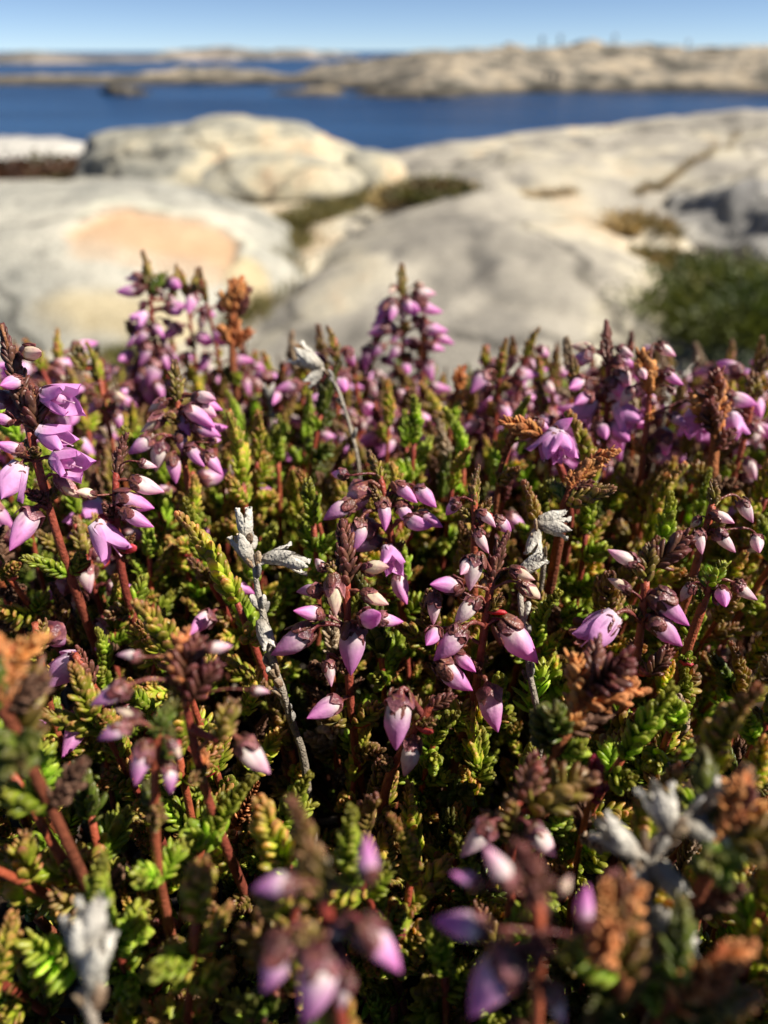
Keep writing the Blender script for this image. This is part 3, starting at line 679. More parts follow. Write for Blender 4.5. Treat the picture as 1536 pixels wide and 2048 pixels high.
def flower(root, attach, adir, base, tip, kind, var, rg, hero=False):
    """all positions local to root"""
    base = Vector(base); tip = Vector(tip); s = (tip - base).length; d = (tip - base).normalized()
    m = place(base, d, s, rg.uniform(0, 6.28))
    if kind == 'o':
        fl = obj('flower', COROLLA, root, m); open_petals(fl, rg)
    else:
        fl = obj('flower', BUD_ME[var % 4, kind], root, m)
    inv = m.inverted()
    cb = MB(); one = Matrix.Identity(4)
    a2 = inv @ Vector(attach); ad = (inv.to_3x3() @ Vector(adir)).normalized()
    calyx_add(cb, one, a2, ad, 1.0, var + rg.randrange(50), {'b': 0.62, 'w': 0.75, 'c': 1.3, 'o': 0.45}[kind])
    obj('calyx', cb.mesh('calyx', M_CALYX), fl)
    if hero:
        for k in range(6):
            phi = k * math.pi / 3 + rg.uniform(-.4, .4); o = Vector((math.cos(phi), math.sin(phi), 0)); ang = rg.uniform(.10, .42)
            dd = o * math.sin(ang) + Vector((0, 0, 1)) * math.cos(ang); x = Vector((0, 0, 1)).cross(o).normalized(); y = dd.cross(x)
            if y.dot(o) < 0: x, y = -x, -y
            L = rg.uniform(.30, .48); mm = Matrix((x * L, y * L, dd * L)).transposed().to_4x4(); mm.translation = o * .165 - Vector((0, 0, rg.uniform(-.04, .10)))
            obj('bract', rg.choice(BRACT_ME), fl, mm)
    return fl
# ready-made flowers for the many small sprigs: stalk leaves the stem along +X and nods
FT = []
_rg = random.Random(77)
for i in range(16):
    kind = ['b', 'b', 'w', 'b', 'c', 'b', 'w', 'b'][i % 8]
    el = math.radians(_rg.uniform(-70, 10)); outd = _rg.uniform(1.3, 2.4) * 1e-3; upz = _rg.uniform(0.2, 1.2) * 1e-3
    L = _rg.uniform(3.6, 4.7) * 1e-3 * (0.8 if kind != 'b' else 1)
    d = Vector((math.cos(el), _rg.uniform(-.3, .3), math.sin(el))).normalized(); base = Vector((outd, 0, upz))
    m = place(base, d, L, _rg.uniform(0, 6))
    cb = MB(); inv = m.inverted(); a2 = inv @ Vector((0.0002, 0, 0)); ad = (inv.to_3x3() @ Vector((0.7, 0, 0.7))).normalized()
    calyx_add(cb, Matrix.Identity(4), a2, ad, 1.0, i, {'b': .85, 'w': 1.0, 'c': 1.7}[kind])
    FT.append((m, BUD_ME[i % 4, kind], cb.mesh('calyx', M_CALYX)))
def quick_flower(root, p, phi, i, s, rg):
    m0, bm, cm = FT[i % len(FT)]
    if rg.random() < 0.07:
        m = Matrix.Translation(p) @ Matrix.Rotation(phi, 4, 'Z') @ m0
        fl = obj('flower', COROLLA, root, m); open_petals(fl, rg); obj('calyx', cm, fl); return
    m = Matrix.Translation(p) @ Matrix.Rotation(phi, 4, 'Z') @ Matrix.Diagonal((s, s, s, 1)) @ m0
    fl = obj('flower', bm, root, m); obj('calyx', cm, fl)

def stem_part(root, pts, r0, r1, c0, c1, mat, seg=7, knob=0.12, rg=RNG, name='stem'):
    mb = MB(); n = len(pts)
    tube(mb, pts, [(r0 + (r1 - r0) * i / (n - 1)) * (1 + rg.uniform(-knob, knob)) for i in range(n)], seg, [mixc(c0, c1, i / (n - 1)) for i in range(n)])
    return obj(name, mb.mesh(name, mat), root)
def red_leaf(root, p, d, L, rg):
    obj('stem_leaf', LEAF_ME['red', rg.randrange(5), rg.randrange(3)], root, place(p, d, (L, L, L), rg.uniform(0, 6)))['label'] = 'bright red leaf at a fork of the stem'

STEMRED, STEMBROWN, STEMGREY = (0.30, 0.055, 0.03), (0.15, 0.06, 0.035), (0.30, 0.25, 0.2)
def poly(pts, t):
    n = len(pts) - 1; k = min(int(t * n), n - 1); return pts[k].lerp(pts[k + 1], t * n - k), (pts[k + 1] - pts[k]).normalized()

def side_shoots(root, pts, t0, t1, pairs, pals, smin, smax, rg, single=False, ang=(0.5, 0.95), idx=(0, 1, 3, 5)):
    phi = rg.uniform(0, 6.28)
    for j in range(pairs):
        t = t0 + (t1 - t0) * (j + 0.5 * rg.random()) / max(1, pairs)
        p, tg = poly(pts, min(t, 0.999)); fr = frame(tg)
        for sd in (0, 1):
            if rg.random() < 0.12: continue
            a = phi + sd * math.pi + rg.uniform(-.4, .4); an_ = rg.uniform(*ang)
            o = fr @ Vector((math.cos(a), math.sin(a), 0)); d = o * math.sin(an_) + tg * math.cos(an_)
            add_shoot(root, p, d, rg.choice(idx), rg.choice(pals), rg.uniform(smin, smax), single, rg.uniform(0, 6.28))
            if rg.random() < 0.30 and pals[0] not in DRYPAL: red_leaf(root, p, (d * 0.7 + o).normalized(), rg.uniform(.0014, .0022), rg)
        phi += math.pi / 2

def sprig_path(base, tip, rg, bow=0.10, n=10):
    mid = (base + tip) * 0.5; L = (tip - base).length
    side = Vector((rg.uniform(-1, 1), rg.uniform(-1, 1), 0)) * L * bow
    return bez(Vector((0, 0, 0)), mid - base + side, tip - base, n)

def green_sprig(tip, rg, pals, label, group=None, single=False, size=1.0, name='heather_shoot', toppal=None, pairs=None, base=None, bow=0.10):
    tip = Vector(tip)
    if base is None:
        bx, by = tip.x + rg.uniform(-.008, .008), tip.y + rg.uniform(-.008, .008); base = Vector((bx, by, soil_at(bx, by) - 0.001))
    root = empty(name, base); pts = sprig_path(base, tip, rg, bow); Ltot = (tip - base).length
    dry = pals[0] in DRYPAL
    stem_part(root, pts, 0.00042 * size, 0.00024 * size, STEMBROWN, PAL['rust'][0] if dry else STEMRED, M_DRY if dry else M_STEM, rg=rg)
    _, tg = poly(pts, 0.999)
    add_shoot(root, pts[-1] - tg * 0.0012, tg, rg.choice((0, 2, 4)), toppal or pals[0], size * rg.uniform(.85, 1.1), single, rg.uniform(0, 6.28))
    reach = 0.013 * size / Ltot
    side_shoots(root, pts, max(0.3, 1 - reach * 1.25), 0.97, pairs if pairs is not None else rg.choice((3, 4, 4, 5)), pals, size * .7, size * 1.0, rg, single)
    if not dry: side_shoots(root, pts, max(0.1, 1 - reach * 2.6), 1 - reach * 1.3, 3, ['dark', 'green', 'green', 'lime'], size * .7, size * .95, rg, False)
    return tag(root, label, 'heather shoot', group)

def quick_sprig(tip, rg, label, group, size=1.0, nfl=None, tall=1.0):
    tip = Vector(tip); bx, by = tip.x + rg.uniform(-.009, .009), tip.y + rg.uniform(-.008, .008)
    base = Vector((bx, by, soil_at(bx, by) - 0.001))
    root = empty('heather_sprig', base); pts = sprig_path(base, tip, rg, 0.08, 14); L = (tip - base).length
    stem_part(root, pts, 0.00045, 0.00028, STEMBROWN, STEMRED, M_STEM, rg=rg)
    _, tg = poly(pts, 0.999)
    add_shoot(root, pts[-1] - tg * 0.004 * size, tg, rg.choice((0, 1, 2)), rg.choice(('olive', 'plum', 'olive', 'lime')), size * .95, False, rg.uniform(0, 6.28))
    n = nfl or rg.randint(7, 13); span = min(0.75, (0.0010 * n + 0.003) * tall / L); phi = rg.uniform(0, 6.28)
    for k in range(n):
        t = 1 - (0.0025 / L) - span * (k + rg.random() * 0.6) / n
        p, _t = poly(pts, t); quick_flower(root, p, phi, rg.randrange(16), size * rg.uniform(.85, 1.1), rg); phi += 2.4 + rg.uniform(-.5, .5)
        if rg.random() < 0.35:
            a = phi + 1; d = Vector((math.cos(a) * .7, math.sin(a) * .7, .75)); add_shoot(root, p, d, 3, rg.choice(('olive', 'plum', 'lime')), size * rg.uniform(.45, .7), False, a)
    side_shoots(root, pts, max(.1, 1 - span - 0.016 / L), 1 - span - 0.002 / L, 3, ['lime', 'green', 'olive'], size * .7, size * .95, rg)
    return tag(root, label, 'heather', group)

HERO_ZONES = []                                                        # (x, y, half width, half height, depth): what must stay in sight
def hero(depth, tip, cluster, flowers, label, seed, toppal='olive', top=(0, 0.95), shoots=((0.5, 3),), pals=('lime', 'olive', 'green'), single=True, lean=None, extra=(), hero_bracts=True, size=1.0, fill=0):
    """a sprig read off the photograph: tip = pixel of its leafy top, cluster = pixel of the stem among the flowers, flowers = (base px, tip px, kind)"""
    rg = random.Random(seed)
    T = at(*tip, depth); Cc = at(*cluster, depth)
    ax = (T - Cc); low = Cc - ax.normalized() * 0.004 + Vector((0, 0, -0.006))
    gx, gy = low.x * 1.0 + rg.uniform(-.004, .004), low.y + rg.uniform(0, .006)
    B = Vector((gx, gy, soil_at(gx, gy) - 0.001))
    root = empty('heather_sprig', B)
    P = [Vector((0, 0, 0)), (low - B) * 0.5 + Vector((rg.uniform(-.001, .001), 0, 0)), low - B, Cc - B, T - B]
    pts = []
    for a, b in zip(P, P[1:]): pts += [a.lerp(b, k / 5) for k in range(5)]
    pts.append(P[-1])
    for _ in range(3): pts = [pts[0]] + [(pts[i - 1] + pts[i] * 2 + pts[i + 1]) / 4 for i in range(1, len(pts) - 1)] + [pts[-1]]
    stem_part(root, pts[:-3], (0.00052 if depth > .05 else .00042) * size, (0.00032 if depth > .05 else .00027) * size, STEMBROWN, STEMRED, M_STEM, 8, rg=rg)
    i, s = top; L = SHAPES[i][2] * s
    tg = (pts[-1] - pts[-5]).normalized()
    sc = min(1.35, max(0.6, (T - Cc).length * 0.75 / SHAPES[i][2])) * s
    add_shoot(root, pts[-1] - tg * SHAPES[i][2] * sc, tg, i, toppal, sc, single, rg.uniform(0, 6.28))
    for k, (bx, by, tx, ty, kind) in enumerate(flowers):
        b = at(bx, by, depth); t = at(tx, ty, depth)
        off = rg.uniform(-.0012, .0004)                                 # a little in front of or behind the stem
        vd = ray(bx, by)
        want = 0.0030 if kind in 'bo' else 0.0024
        plan = (t - b).length
        if depth < .05: want = plan
        if plan < want:
            t = t - ray(tx, ty).normalized() * math.sqrt(want * want - plan * plan) * (1 if rg.random() < .75 else -.6)
        b = b + vd * off; t = t + vd * off
        # stalk starts on the stem a little below or beside the flower's base
        bl = b - B; best = min(range(6, len(pts) - 3), key=lambda q: (pts[q] - bl + Vector((0, 0, 0.0008))).length)
        a = pts[best]; od = (bl - a); od = od.normalized() if od.length > 1e-6 else Vector((0, 0, 1))
        flower(root, a, (od + Vector((0, 0, .5))).normalized(), bl, t - B, kind, k + seed, rg, hero_bracts)
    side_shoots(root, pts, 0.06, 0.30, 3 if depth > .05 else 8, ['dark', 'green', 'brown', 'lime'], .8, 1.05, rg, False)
    for k in range(fill):
        p, _ = poly(pts, rg.uniform(.52, .86)); quick_flower(root, p, rg.uniform(0, 6.28), rg.randrange(16), rg.uniform(.75, 1.0), rg)
    side_shoots(root, pts, 0.30, 0.52, 3, list(pals), .75, 1.0, rg, single)
    side_shoots(root, pts, 0.55, 0.80, 2, [toppal, 'olive'], .45, .65, rg, single, idx=(1, 3))
    for (px, py, qx, qy, pal, sc2) in extra:
        a = at(px, py, depth) - B; q = at(qx, qy, depth) - B; j = min(range(len(SHAPES)), key=lambda z: abs(SHAPES[z][2] - (q - a).length))
        add_shoot(root, a, (q - a).normalized(), j, pal, max(.6, min(1.6, (q - a).length / SHAPES[j][2])) * sc2, single, rg.uniform(0, 6))
        best = min(range(4, len(pts) - 2), key=lambda z: (pts[z] - a).length)
        stem_part(root, bez(pts[best], (pts[best] + a) * 0.5 + Vector((0, 0, -.0003)), a, 4), .0003, .00025, STEMRED, STEMRED, M_STEM, 6, rg=rg, name='branch')
    xs = [f[0] for f in flowers] + [f[2] for f in flowers] + [tip[0]]; ys = [f[1] for f in flowers] + [f[3] for f in flowers] + [tip[1]]
    HERO_ZONES.append(((min(xs) + max(xs)) / 2, (min(ys) + max(ys)) / 2, (max(xs) - min(xs)) / 2, (max(ys) - min(ys)) / 2, depth))
    return tag(root, label, 'heather')

hero(.0585, (692, 1042), (694, 1215), [(668, 1152, 672, 1232, 'c'), (708, 1248, 702, 1352, 'b'), (622, 1258, 540, 1308, 'b'), (640, 1228, 585, 1222, 'b'), (752, 1236, 806, 1242, 'b'), (728, 1186, 777, 1208, 'c'), (730, 1138, 777, 1136, 'c'), (642, 1180, 592, 1186, 'b'), (655, 1318, 662, 1374, 'w'), (648, 1140, 630, 1118, 'w'), (728, 1240, 760, 1224, 'b')],
     'heather sprig whose large pink bud hangs straight down, next to the white dried twig', 101, 'plum', (0, 1.0), fill=1, extra=((690, 1170, 655, 1120, 'olive', .9),))
hero(.0585, (1000, 1060), (975, 1210), [(928, 1256, 868, 1320, 'b'), (952, 1198, 912, 1252, 'w'), (918, 1172, 862, 1172, 'b'), (868, 1188, 866, 1250, 'w'), (1002, 1244, 1078, 1325, 'b'), (878, 1326, 946, 1378, 'b'), (914, 1312, 952, 1346, 'b'), (1024, 1140, 1070, 1160, 'c'), (1040, 1168, 1082, 1198, 'c'), (955, 1112, 942, 1182, 'w'), (872, 1262, 850, 1292, 'b'), (940, 1120, 920, 1150, 'w')],
     'heather sprig with cream buds high on it and a bare grey twig behind', 102, 'plum', (2, 1.0), fill=1)
hero(.067, (742, 900), (770, 985), [(706, 1005, 648, 1042, 'b'), (765, 1000, 768, 1062, 'b'), (792, 968, 834, 1006, 'b'), (832, 975, 872, 1016, 'b'), (722, 1040, 704, 1102, 'b'), (692, 950, 664, 944, 'b'), (840, 1030, 886, 1056, 'b'), (775, 1098, 792, 1142, 'o'), (812, 1040, 866, 1052, 'b'), (800, 1010, 830, 1050, 'b')],
     'crowded pink heather sprig just above the pair with hanging buds', 103, 'olive', (0, 1.0), fill=4)
hero(.064, (945, 930), (950, 1020), [(958, 1022, 990, 1056, 'w'), (952, 1060, 978, 1106, 'w'), (990, 1038, 1022, 1062, 'b'), (915, 1000, 890, 1030, 'b')], 'heather sprig with a tall olive top and four pale buds', 104, 'olive', (2, 1.05))
hero(.075, (351, 722), (356, 820), [(353, 823, 381, 874, 'b'), (388, 846, 442, 872, 'b'), (360, 864, 367, 914, 'b'), (378, 892, 410, 932, 'b'), (408, 903, 447, 950, 'b'), (344, 910, 351, 968, 'b'), (307, 874, 258, 908, 'b'), (328, 830, 280, 864, 'c'), (332, 800, 296, 824, 'c'), (394, 792, 431, 800, 'w'), (400, 812, 431, 832, 'w'), (418, 884, 442, 880, 'b')],
     'heather sprig with a green pointed top over a ring of a dozen drooping pink buds', 105, 'olive', (0, 1.15), fill=4)
hero(.065, (242, 864), (228, 985), [(262, 962, 329, 983, 'w'), (234, 994, 308, 1016, 'b'), (248, 1022, 308, 1052, 'b'), (278, 924, 314, 934, 'w'), (192, 1050, 242, 1112, 'o'), (190, 990, 150, 985, 'c')],
     'heather sprig with three buds pointing sideways over one open lilac flower', 106, 'plum', (2, 1.0))
hero(.061, (14, 660), (62, 880), [(44, 900, -6, 884, 'b'), (20, 842, -14, 828, 'b'), (82, 862, 146, 892, 'o'), (114, 918, 162, 936, 'o'), (40, 930, 2, 996, 'o'), (92, 790, 148, 806, 'o'), (50, 706, 82, 702, 'c'), (40, 760, 0, 770, 'b')],
     'tall heather sprig carrying several open lilac flowers on its reddish stem', 107, 'plum', (4, 1.0), fill=4, extra=((75, 860, 66, 778, 'plum', 1.0),))
hero(.118, (297, 506), (302, 620), [(286, 553, 249, 556, 'w'), (286, 574, 249, 592, 'b'), (292, 628, 264, 646, 'o'), (342, 560, 362, 578, 'b'), (340, 618, 360, 628, 'b'), (300, 688, 278, 732, 'b'), (312, 718, 300, 782, 'b'), (300, 660, 275, 690, 'b'), (330, 640, 350, 660, 'c'), (320, 700, 340, 740, 'b'), (290, 740, 270, 765, 'b'), (335, 590, 352, 600, 'w'), (310, 760, 325, 800, 'b')],
     'tallest heather spike, standing up before the pink rock face', 108, 'olive', (2, 1.0), single=False, fill=14, extra=((340, 600, 366, 535, 'olive', 1.0), (380, 610, 402, 535, 'olive', 1.0), (310, 590, 322, 540, 'dark', .9)))
hero(.120, (803, 530), (806, 650), [(790, 575, 778, 585, 'c'), (785, 598, 758, 622, 'b'), (826, 588, 872, 590, 'w'), (832, 608, 886, 622, 'b'), (780, 636, 742, 652, 'b'), (840, 656, 896, 662, 'b'), (778, 656, 736, 670, 'b'), (800, 662, 780, 692, 'b'), (830, 570, 850, 570, 'c'), (780, 610, 750, 640, 'b'), (800, 690, 775, 720, 'b'), (840, 640, 870, 650, 'b'), (850, 690, 890, 700, 'b'), (770, 690, 742, 712, 'b')],
     'pointed heather spike rising against the pale slab', 109, 'olive', (0, .8), single=False, fill=12, extra=((845, 720, 855, 650, 'rust', 1.0),))
hero(.086, (1210, 632), (1218, 770), [(1186, 698, 1142, 692, 'c'), (1236, 694, 1268, 712, 'w'), (1228, 718, 1272, 736, 'b'), (1214, 760, 1256, 802, 'b'), (1208, 774, 1242, 816, 'w'), (1230, 735, 1262, 770, 'w'), (1165, 760, 1140, 775, 'b'), (1180, 790, 1150, 810, 'b'), (1260, 846, 1246, 872, 'b'), (1200, 850, 1210, 880, 'b')],
     'heather spike with a dark pointed top rising before the juniper', 110, 'plum', (4, 1.0), single=False, fill=8, extra=((1160, 790, 1136, 715, 'olive', 1.0),))
hero(.082, (1300, 700), (1300, 800), [(1316, 690, 1352, 712, 'w'), (1326, 742, 1368, 768, 'b'), (1340, 830, 1378, 856, 'b'), (1340, 775, 1350, 790, 'w'), (1390, 820, 1380, 880, 'o'), (1280, 740, 1290, 760, 'w')],
     'heather sprig with rust-coloured top and mauve open flowers on bent red stalks', 111, 'rust', (1, 1.2), single=False, fill=4)
hero(.084, (1515, 745), (1500, 830), [(1452, 795, 1512, 812, 'b'), (1464, 830, 1476, 876, 'o'), (1500, 850, 1530, 870, 'w')], 'heather sprig with one open flower beside the upright forked rust-brown shoot', 123, 'olive', (1, 1.0), single=False, fill=3)
hero(.072, (1010, 830), (1100, 880), [(1112, 862, 1088, 922, 'o'), (1070, 842, 1098, 864, 'b'), (1106, 866, 1146, 836, 'b'), (1118, 870, 1130, 915, 'o')], 'low heather sprig with a wide open drooping flower under two buds', 112, 'rust', (1, 1.1))
hero(.056, (1292, 1086), (1290, 1200), [(1306, 1184, 1380, 1250, 'b'), (1300, 1232, 1366, 1292, 'b'), (1228, 1232, 1163, 1292, 'o'), (1272, 1126, 1216, 1098, 'w'), (1262, 1182, 1215, 1158, 'c')],
     'heather sprig with a fully open lilac bell on one side and two long buds opposite', 113, 'olive', (1, 1.0), extra=((1308, 1132, 1366, 1086, 'plum', 1.25), (1300, 1350, 1345, 1290, 'plum', .9)))
hero(.064, (1436, 965), (1420, 1030), [(1480, 1000, 1506, 1046, 'w'), (1424, 1027, 1468, 1048, 'w'), (1397, 1062, 1404, 1108, 'w'), (1430, 1062, 1471, 1105, 'w'), (1512, 1072, 1520, 1106, 'w'), (1400, 1035, 1380, 1055, 'c')], 'heather sprig bearing a loose fan of whitish buds', 114, 'olive', (1, 1.0))
hero(.060, (1440, 1120), (1420, 1170), [(1386, 1168, 1363, 1204, 'w'), (1468, 1166, 1516, 1198, 'w'), (1440, 1180, 1450, 1215, 'b')], 'low leafy heather sprig with two small whitish buds spread apart', 115, 'green', (5, 1.0))
hero(.0435, (345, 1268), (360, 1350), [(284, 1314, 234, 1312, 'w'), (255, 1372, 182, 1408, 'b'), (415, 1296, 463, 1292, 'w'), (480, 1480, 542, 1546, 'w'), (500, 1380, 540, 1385, 'w')], 'heather sprig crowned by a curled rust-brown shoot', 116, 'rust', (5, 1.25), single=False, extra=((360, 1370, 390, 1270, 'plum', 1.0), (380, 1400, 430, 1320, 'plum', 1.0), (440, 1480, 460, 1400, 'olive', 1.0)))
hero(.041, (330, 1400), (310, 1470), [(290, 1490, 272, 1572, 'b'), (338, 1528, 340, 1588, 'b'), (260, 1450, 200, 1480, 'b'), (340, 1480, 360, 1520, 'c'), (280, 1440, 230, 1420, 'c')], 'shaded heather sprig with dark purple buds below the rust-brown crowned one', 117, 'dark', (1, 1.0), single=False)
hero(.054, (905, 1385), (850, 1420), [(800, 1388, 793, 1498, 'b'), (828, 1478, 806, 1552, 'w')], 'single long magenta bud drooping over green shoots', 118, 'plum', (1, 1.0))
hero(.0300, (632, 1690), (655, 1835), [(592, 1768, 508, 1782, 'b'), (738, 1760, 732, 1672, 'b'), (720, 1845, 796, 1942, 'b'), (652, 1890, 608, 2044, 'b'), (568, 1872, 522, 1982, 'b'), (696, 1950, 684, 2020, 'w'), (700, 1850, 640, 1880, 'c')], 'blurred heather sprig with big mauve buds round an olive shoot', 119, 'olive', (1, 1.0), single=False)
hero(.0300, (1062, 1690), (1080, 1850), [(960, 1766, 902, 1746, 'b'), (1024, 1772, 968, 1692, 'w'), (970, 1856, 866, 1838, 'b'), (1034, 1900, 942, 2040, 'b'), (1166, 1852, 1178, 1768, 'b'), (1098, 1972, 1130, 2050, 'w'), (1118, 1790, 1140, 1750, 'c')], 'blurred heather sprig with big mauve buds round a plum-brown shoot', 120, 'plum', (1, 1.0), single=False)
hero(.043, (1010, 1590), (1020, 1650), [(984, 1645, 922, 1712, 'w'), (1058, 1650, 1110, 1712, 'w')], 'heather sprig with just two creamy buds splayed like a moustache', 121, 'olive', (5, 1.0), single=False, extra=((1060, 1620, 1170, 1535, 'olive', 1.0), (1040, 1600, 1080, 1510, 'plum', .95)))
hero(.095, (190, 685), (205, 790), [(160, 790, 128, 800, 'b'), (230, 820, 240, 860, 'b'), (175, 770, 150, 790, 'b'), (200, 800, 175, 830, 'b'), (230, 790, 250, 800, 'c'), (150, 820, 140, 850, 'b'), (260, 770, 240, 800, 'b')], 'heather sprig with a leaning green top and mauve buds beside the tallest spike', 122, 'lime', (4, 1.0), single=False, extra=((170, 740, 150, 690, 'olive', 1.0),))

for k, (qx, qy, qd, n) in enumerate([(366, 548, .119, 12), (402, 560, .116, 10), (260, 640, .121, 10), (852, 640, .118, 12), (768, 640, .122, 12), (1030, 690, .112, 12), (975, 690, .115, 9), (700, 700, .108, 10), (600, 700, .11, 10)]):
    quick_sprig(at(qx, qy, qd), random.Random(400 + k), ['slim heather spike leaning on the tallest one', 'slim heather spike leaning on the tallest one', 'short dark-budded spike at the foot of the tallest one', 'slim spike close beside the pointed one on the pale slab', 'slim spike close beside the pointed one on the pale slab', 'bright pink spike standing alone between the pointed spike and the dark-topped one', 'low pink spike next to the bright pink one', 'pink spike behind the grey twig with the white dried flower', 'pink spike behind the grey twig with the white dried flower'][k], 'slim spikes on the skyline of the patch', .95, n, 1.5)
green_sprig(at(1188, 1575, .046), random.Random(77), ['rust', 'straw', 'brown'], 'rusty scaly shoot with a bright crimson tip beside the dry stems', toppal='red', pairs=2, size=.8)
# rust-brown withered shoots
def rust(depth, tip, base, label, seed, size=1.0, pairs=3):
    rg = random.Random(seed); T = at(*tip, depth); q = at(*base, depth)
    gx, gy = q.x, q.y + 0.002; B = Vector((gx, gy, soil_at(gx, gy)))
    root = empty('withered_shoot', B); n = 6
    pts = [Vector((0, 0, 0)).lerp(q - B, k / n) for k in range(n)] + bez(q - B, (q + T) * .5 - B + Vector((rg.uniform(-.001, .001), 0, 0)), T - B, 8)
    stem_part(root, pts, .0005 * size, .0003 * size, STEMBROWN, PAL['rust'][0], M_DRY, 7, rg=rg)
    _, tg = poly(pts, .999); add_shoot(root, pts[-1] - tg * .004 * size, tg, rg.choice((0, 2, 5)), 'rust', size * .82, depth < .075 and depth > .05, rg.uniform(0, 6))
    side_shoots(root, pts, 0.55, 0.95, pairs, ['rust', 'rust', 'rust', 'plum'], .45 * size, .8 * size, rg, depth < .075 and depth > .05, (0.35, 0.8), (1, 3, 5))
    side_shoots(root, pts, 0.08, 0.5, 4 if depth > .05 else 9, ['brown', 'dark', 'green', 'olive'], .75, 1.0, rg, False)
    HERO_ZONES.append(((tip[0] + base[0]) / 2, (tip[1] + base[1]) / 2, 30, abs(base[1] - tip[1]) / 2, depth))
    return tag(root, label, 'withered shoot', 'rust-brown withered shoots')
rust(.112, (485, 552), (465, 730), 'withered rust-brown shoot leaning beside the tallest heather spike', 201, 1.45, 5)
rust(.080, (1425, 772), (1425, 950), 'upright forked rust-brown shoot standing clear at the edge of the patch', 202, 1.5, 4)
rust(.068, (1205, 902), (1130, 1010), 'slanting rust-brown shoot below the wide open drooping flower', 203, 1.2, 3)
rust(.047, (1200, 1345), (1120, 1480), 'blurred rust-brown shoot leaning over the green carpet', 204, 1.25, 3)
rust(.036, (1490, 1590), (1440, 1700), 'rust-brown shoot beside the large grey dead twig', 205, .9, 3)
rust(.032, (1215, 1790), (1250, 1960), 'big blurred rust-brown shoot touching the plum-brown sprig', 206, .9, 3)
rust(.036, (25, 1290), (10, 1420), 'dark red-brown shoot in shadow by the blurred sprigs', 207, .8, 2)
rust(.100, (930, 730), (900, 840), 'small rust-brown shoot among the distant pink buds', 208, .9, 2)
rust(.032, (1450, 1890), (1350, 2000), 'blurred rust-brown shoot lying almost flat', 209, .9, 2)
rust(.074, (1040, 838), (1000, 940), 'rust-brown shoot next to the slanting one, with a green foot', 210, .8, 2)

# white weathered dead twigs with papery dried flowers
def dead_twig(depth, path, dried, label, seed, r=.00045, scales=14):
    rg = random.Random(seed); P = [at(x, y, depth + dz) for x, y, dz in path]
    q = P[0]; B = Vector((q.x, q.y + .001, soil_at(q.x, q.y))); root = empty('dead_twig', B)
    pts = []; ctl = [Vector((0, 0, 0))] + [p - B for p in P]
    for a, b in zip(ctl, ctl[1:]):
        for k in range(6): pts.append(a.lerp(b, k / 6) + Vector((rg.uniform(-1, 1), rg.uniform(-1, 1), rg.uniform(-1, 1))) * .00012)
    pts.append(ctl[-1])
    for _ in range(1): pts = [pts[0]] + [(pts[i - 1] + pts[i] * 2 + pts[i + 1]) / 4 for i in range(1, len(pts) - 1)] + [pts[-1]]
    r *= .66
    stem_part(root, pts, r * 1.15, r * .7, (0.20, 0.16, 0.12), (0.40, 0.36, 0.30), M_BARK, 9, .2, rg)
    for k in range(scales):
        t = rg.uniform(.3, 1); p, tg = poly(pts, min(t, .999)); fr = frame(tg); a = rg.uniform(0, 6.28)
        o = fr @ Vector((math.cos(a), math.sin(a), 0)); d = o * .45 + tg
        L = rg.uniform(.0008, .0015); obj('leaf', LEAF_ME[rg.choice(('grey', 'straw')), rg.randrange(5), rg.randrange(3)], root, place(p + o * r * .6, d, L, rg.uniform(0, 6)))
    for (bx, by, tx, ty) in dried:
        b = at(bx, by, depth) - B; t = at(tx, ty, depth) - B; L = max((t - b).length * .9, .0026); d = (t - b).normalized()
        best = min(pts, key=lambda z: (z - b).length)
        stem_part(root, bez(best, (best + b) * .5 + Vector((0, 0, .0003)), b + d * .0003, 4), r * .7, r * .5, (0.45, .41, .35), (0.5, .46, .4), M_BARK, 6, .1, rg, 'stalk')
        fl = obj('dried_flower', DRYCOROLLA, root, place(b, d, L, rg.uniform(0, 6))); open_petals(fl, rg, .22, True)
    xs = [p[0] for p in path] + [d_[2] for d_ in dried]; ys = [p[1] for p in path] + [d_[3] for d_ in dried]
    HERO_ZONES.append(((min(xs) + max(xs)) / 2, (min(ys) + max(ys)) / 2, (max(xs) - min(xs)) / 2, (max(ys) - min(ys)) / 2, depth))
    return tag(root, label, 'dead twig', 'weathered dead twigs')
dead_twig(.0590, [(610, 1520, .004), (560, 1370, .001), (525, 1230, 0), (508, 1130, 0), (492, 1060, 0)], [(492, 1075, 486, 1012), (530, 1118, 588, 1106), (560, 1118, 616, 1128), (500, 1120, 478, 1080), (520, 1240, 540, 1290)], 'white weathered twig with papery dried flowers, standing among green shoots', 301, .00050, 26)
dead_twig(.085, [(720, 940, 0), (700, 850, 0), (672, 770, 0), (640, 732, 0)], [(640, 735, 580, 695), (645, 740, 606, 772), (640, 728, 600, 712)], 'grey twig tipped with a bright white dried flower above the carpet', 302, .00036, 14)
dead_twig(.0605, [(1085, 1480, 0), (1068, 1400, 0), (1050, 1280, 0), (1040, 1200, 0), (1048, 1140, .001)], [(1040, 1145, 1092, 1108)], 'bare grey twig behind the sprig with cream buds', 303, .00044, 12)
dead_twig(.0660, [(1090, 1120, 0), (1075, 1080, 0), (1072, 1050, 0)], [(1076, 1046, 1150, 1062), (1074, 1060, 1066, 1100), (1080, 1040, 1130, 1030)], 'crumpled papery grey flower husk on a short twig', 304, .0004, 6)
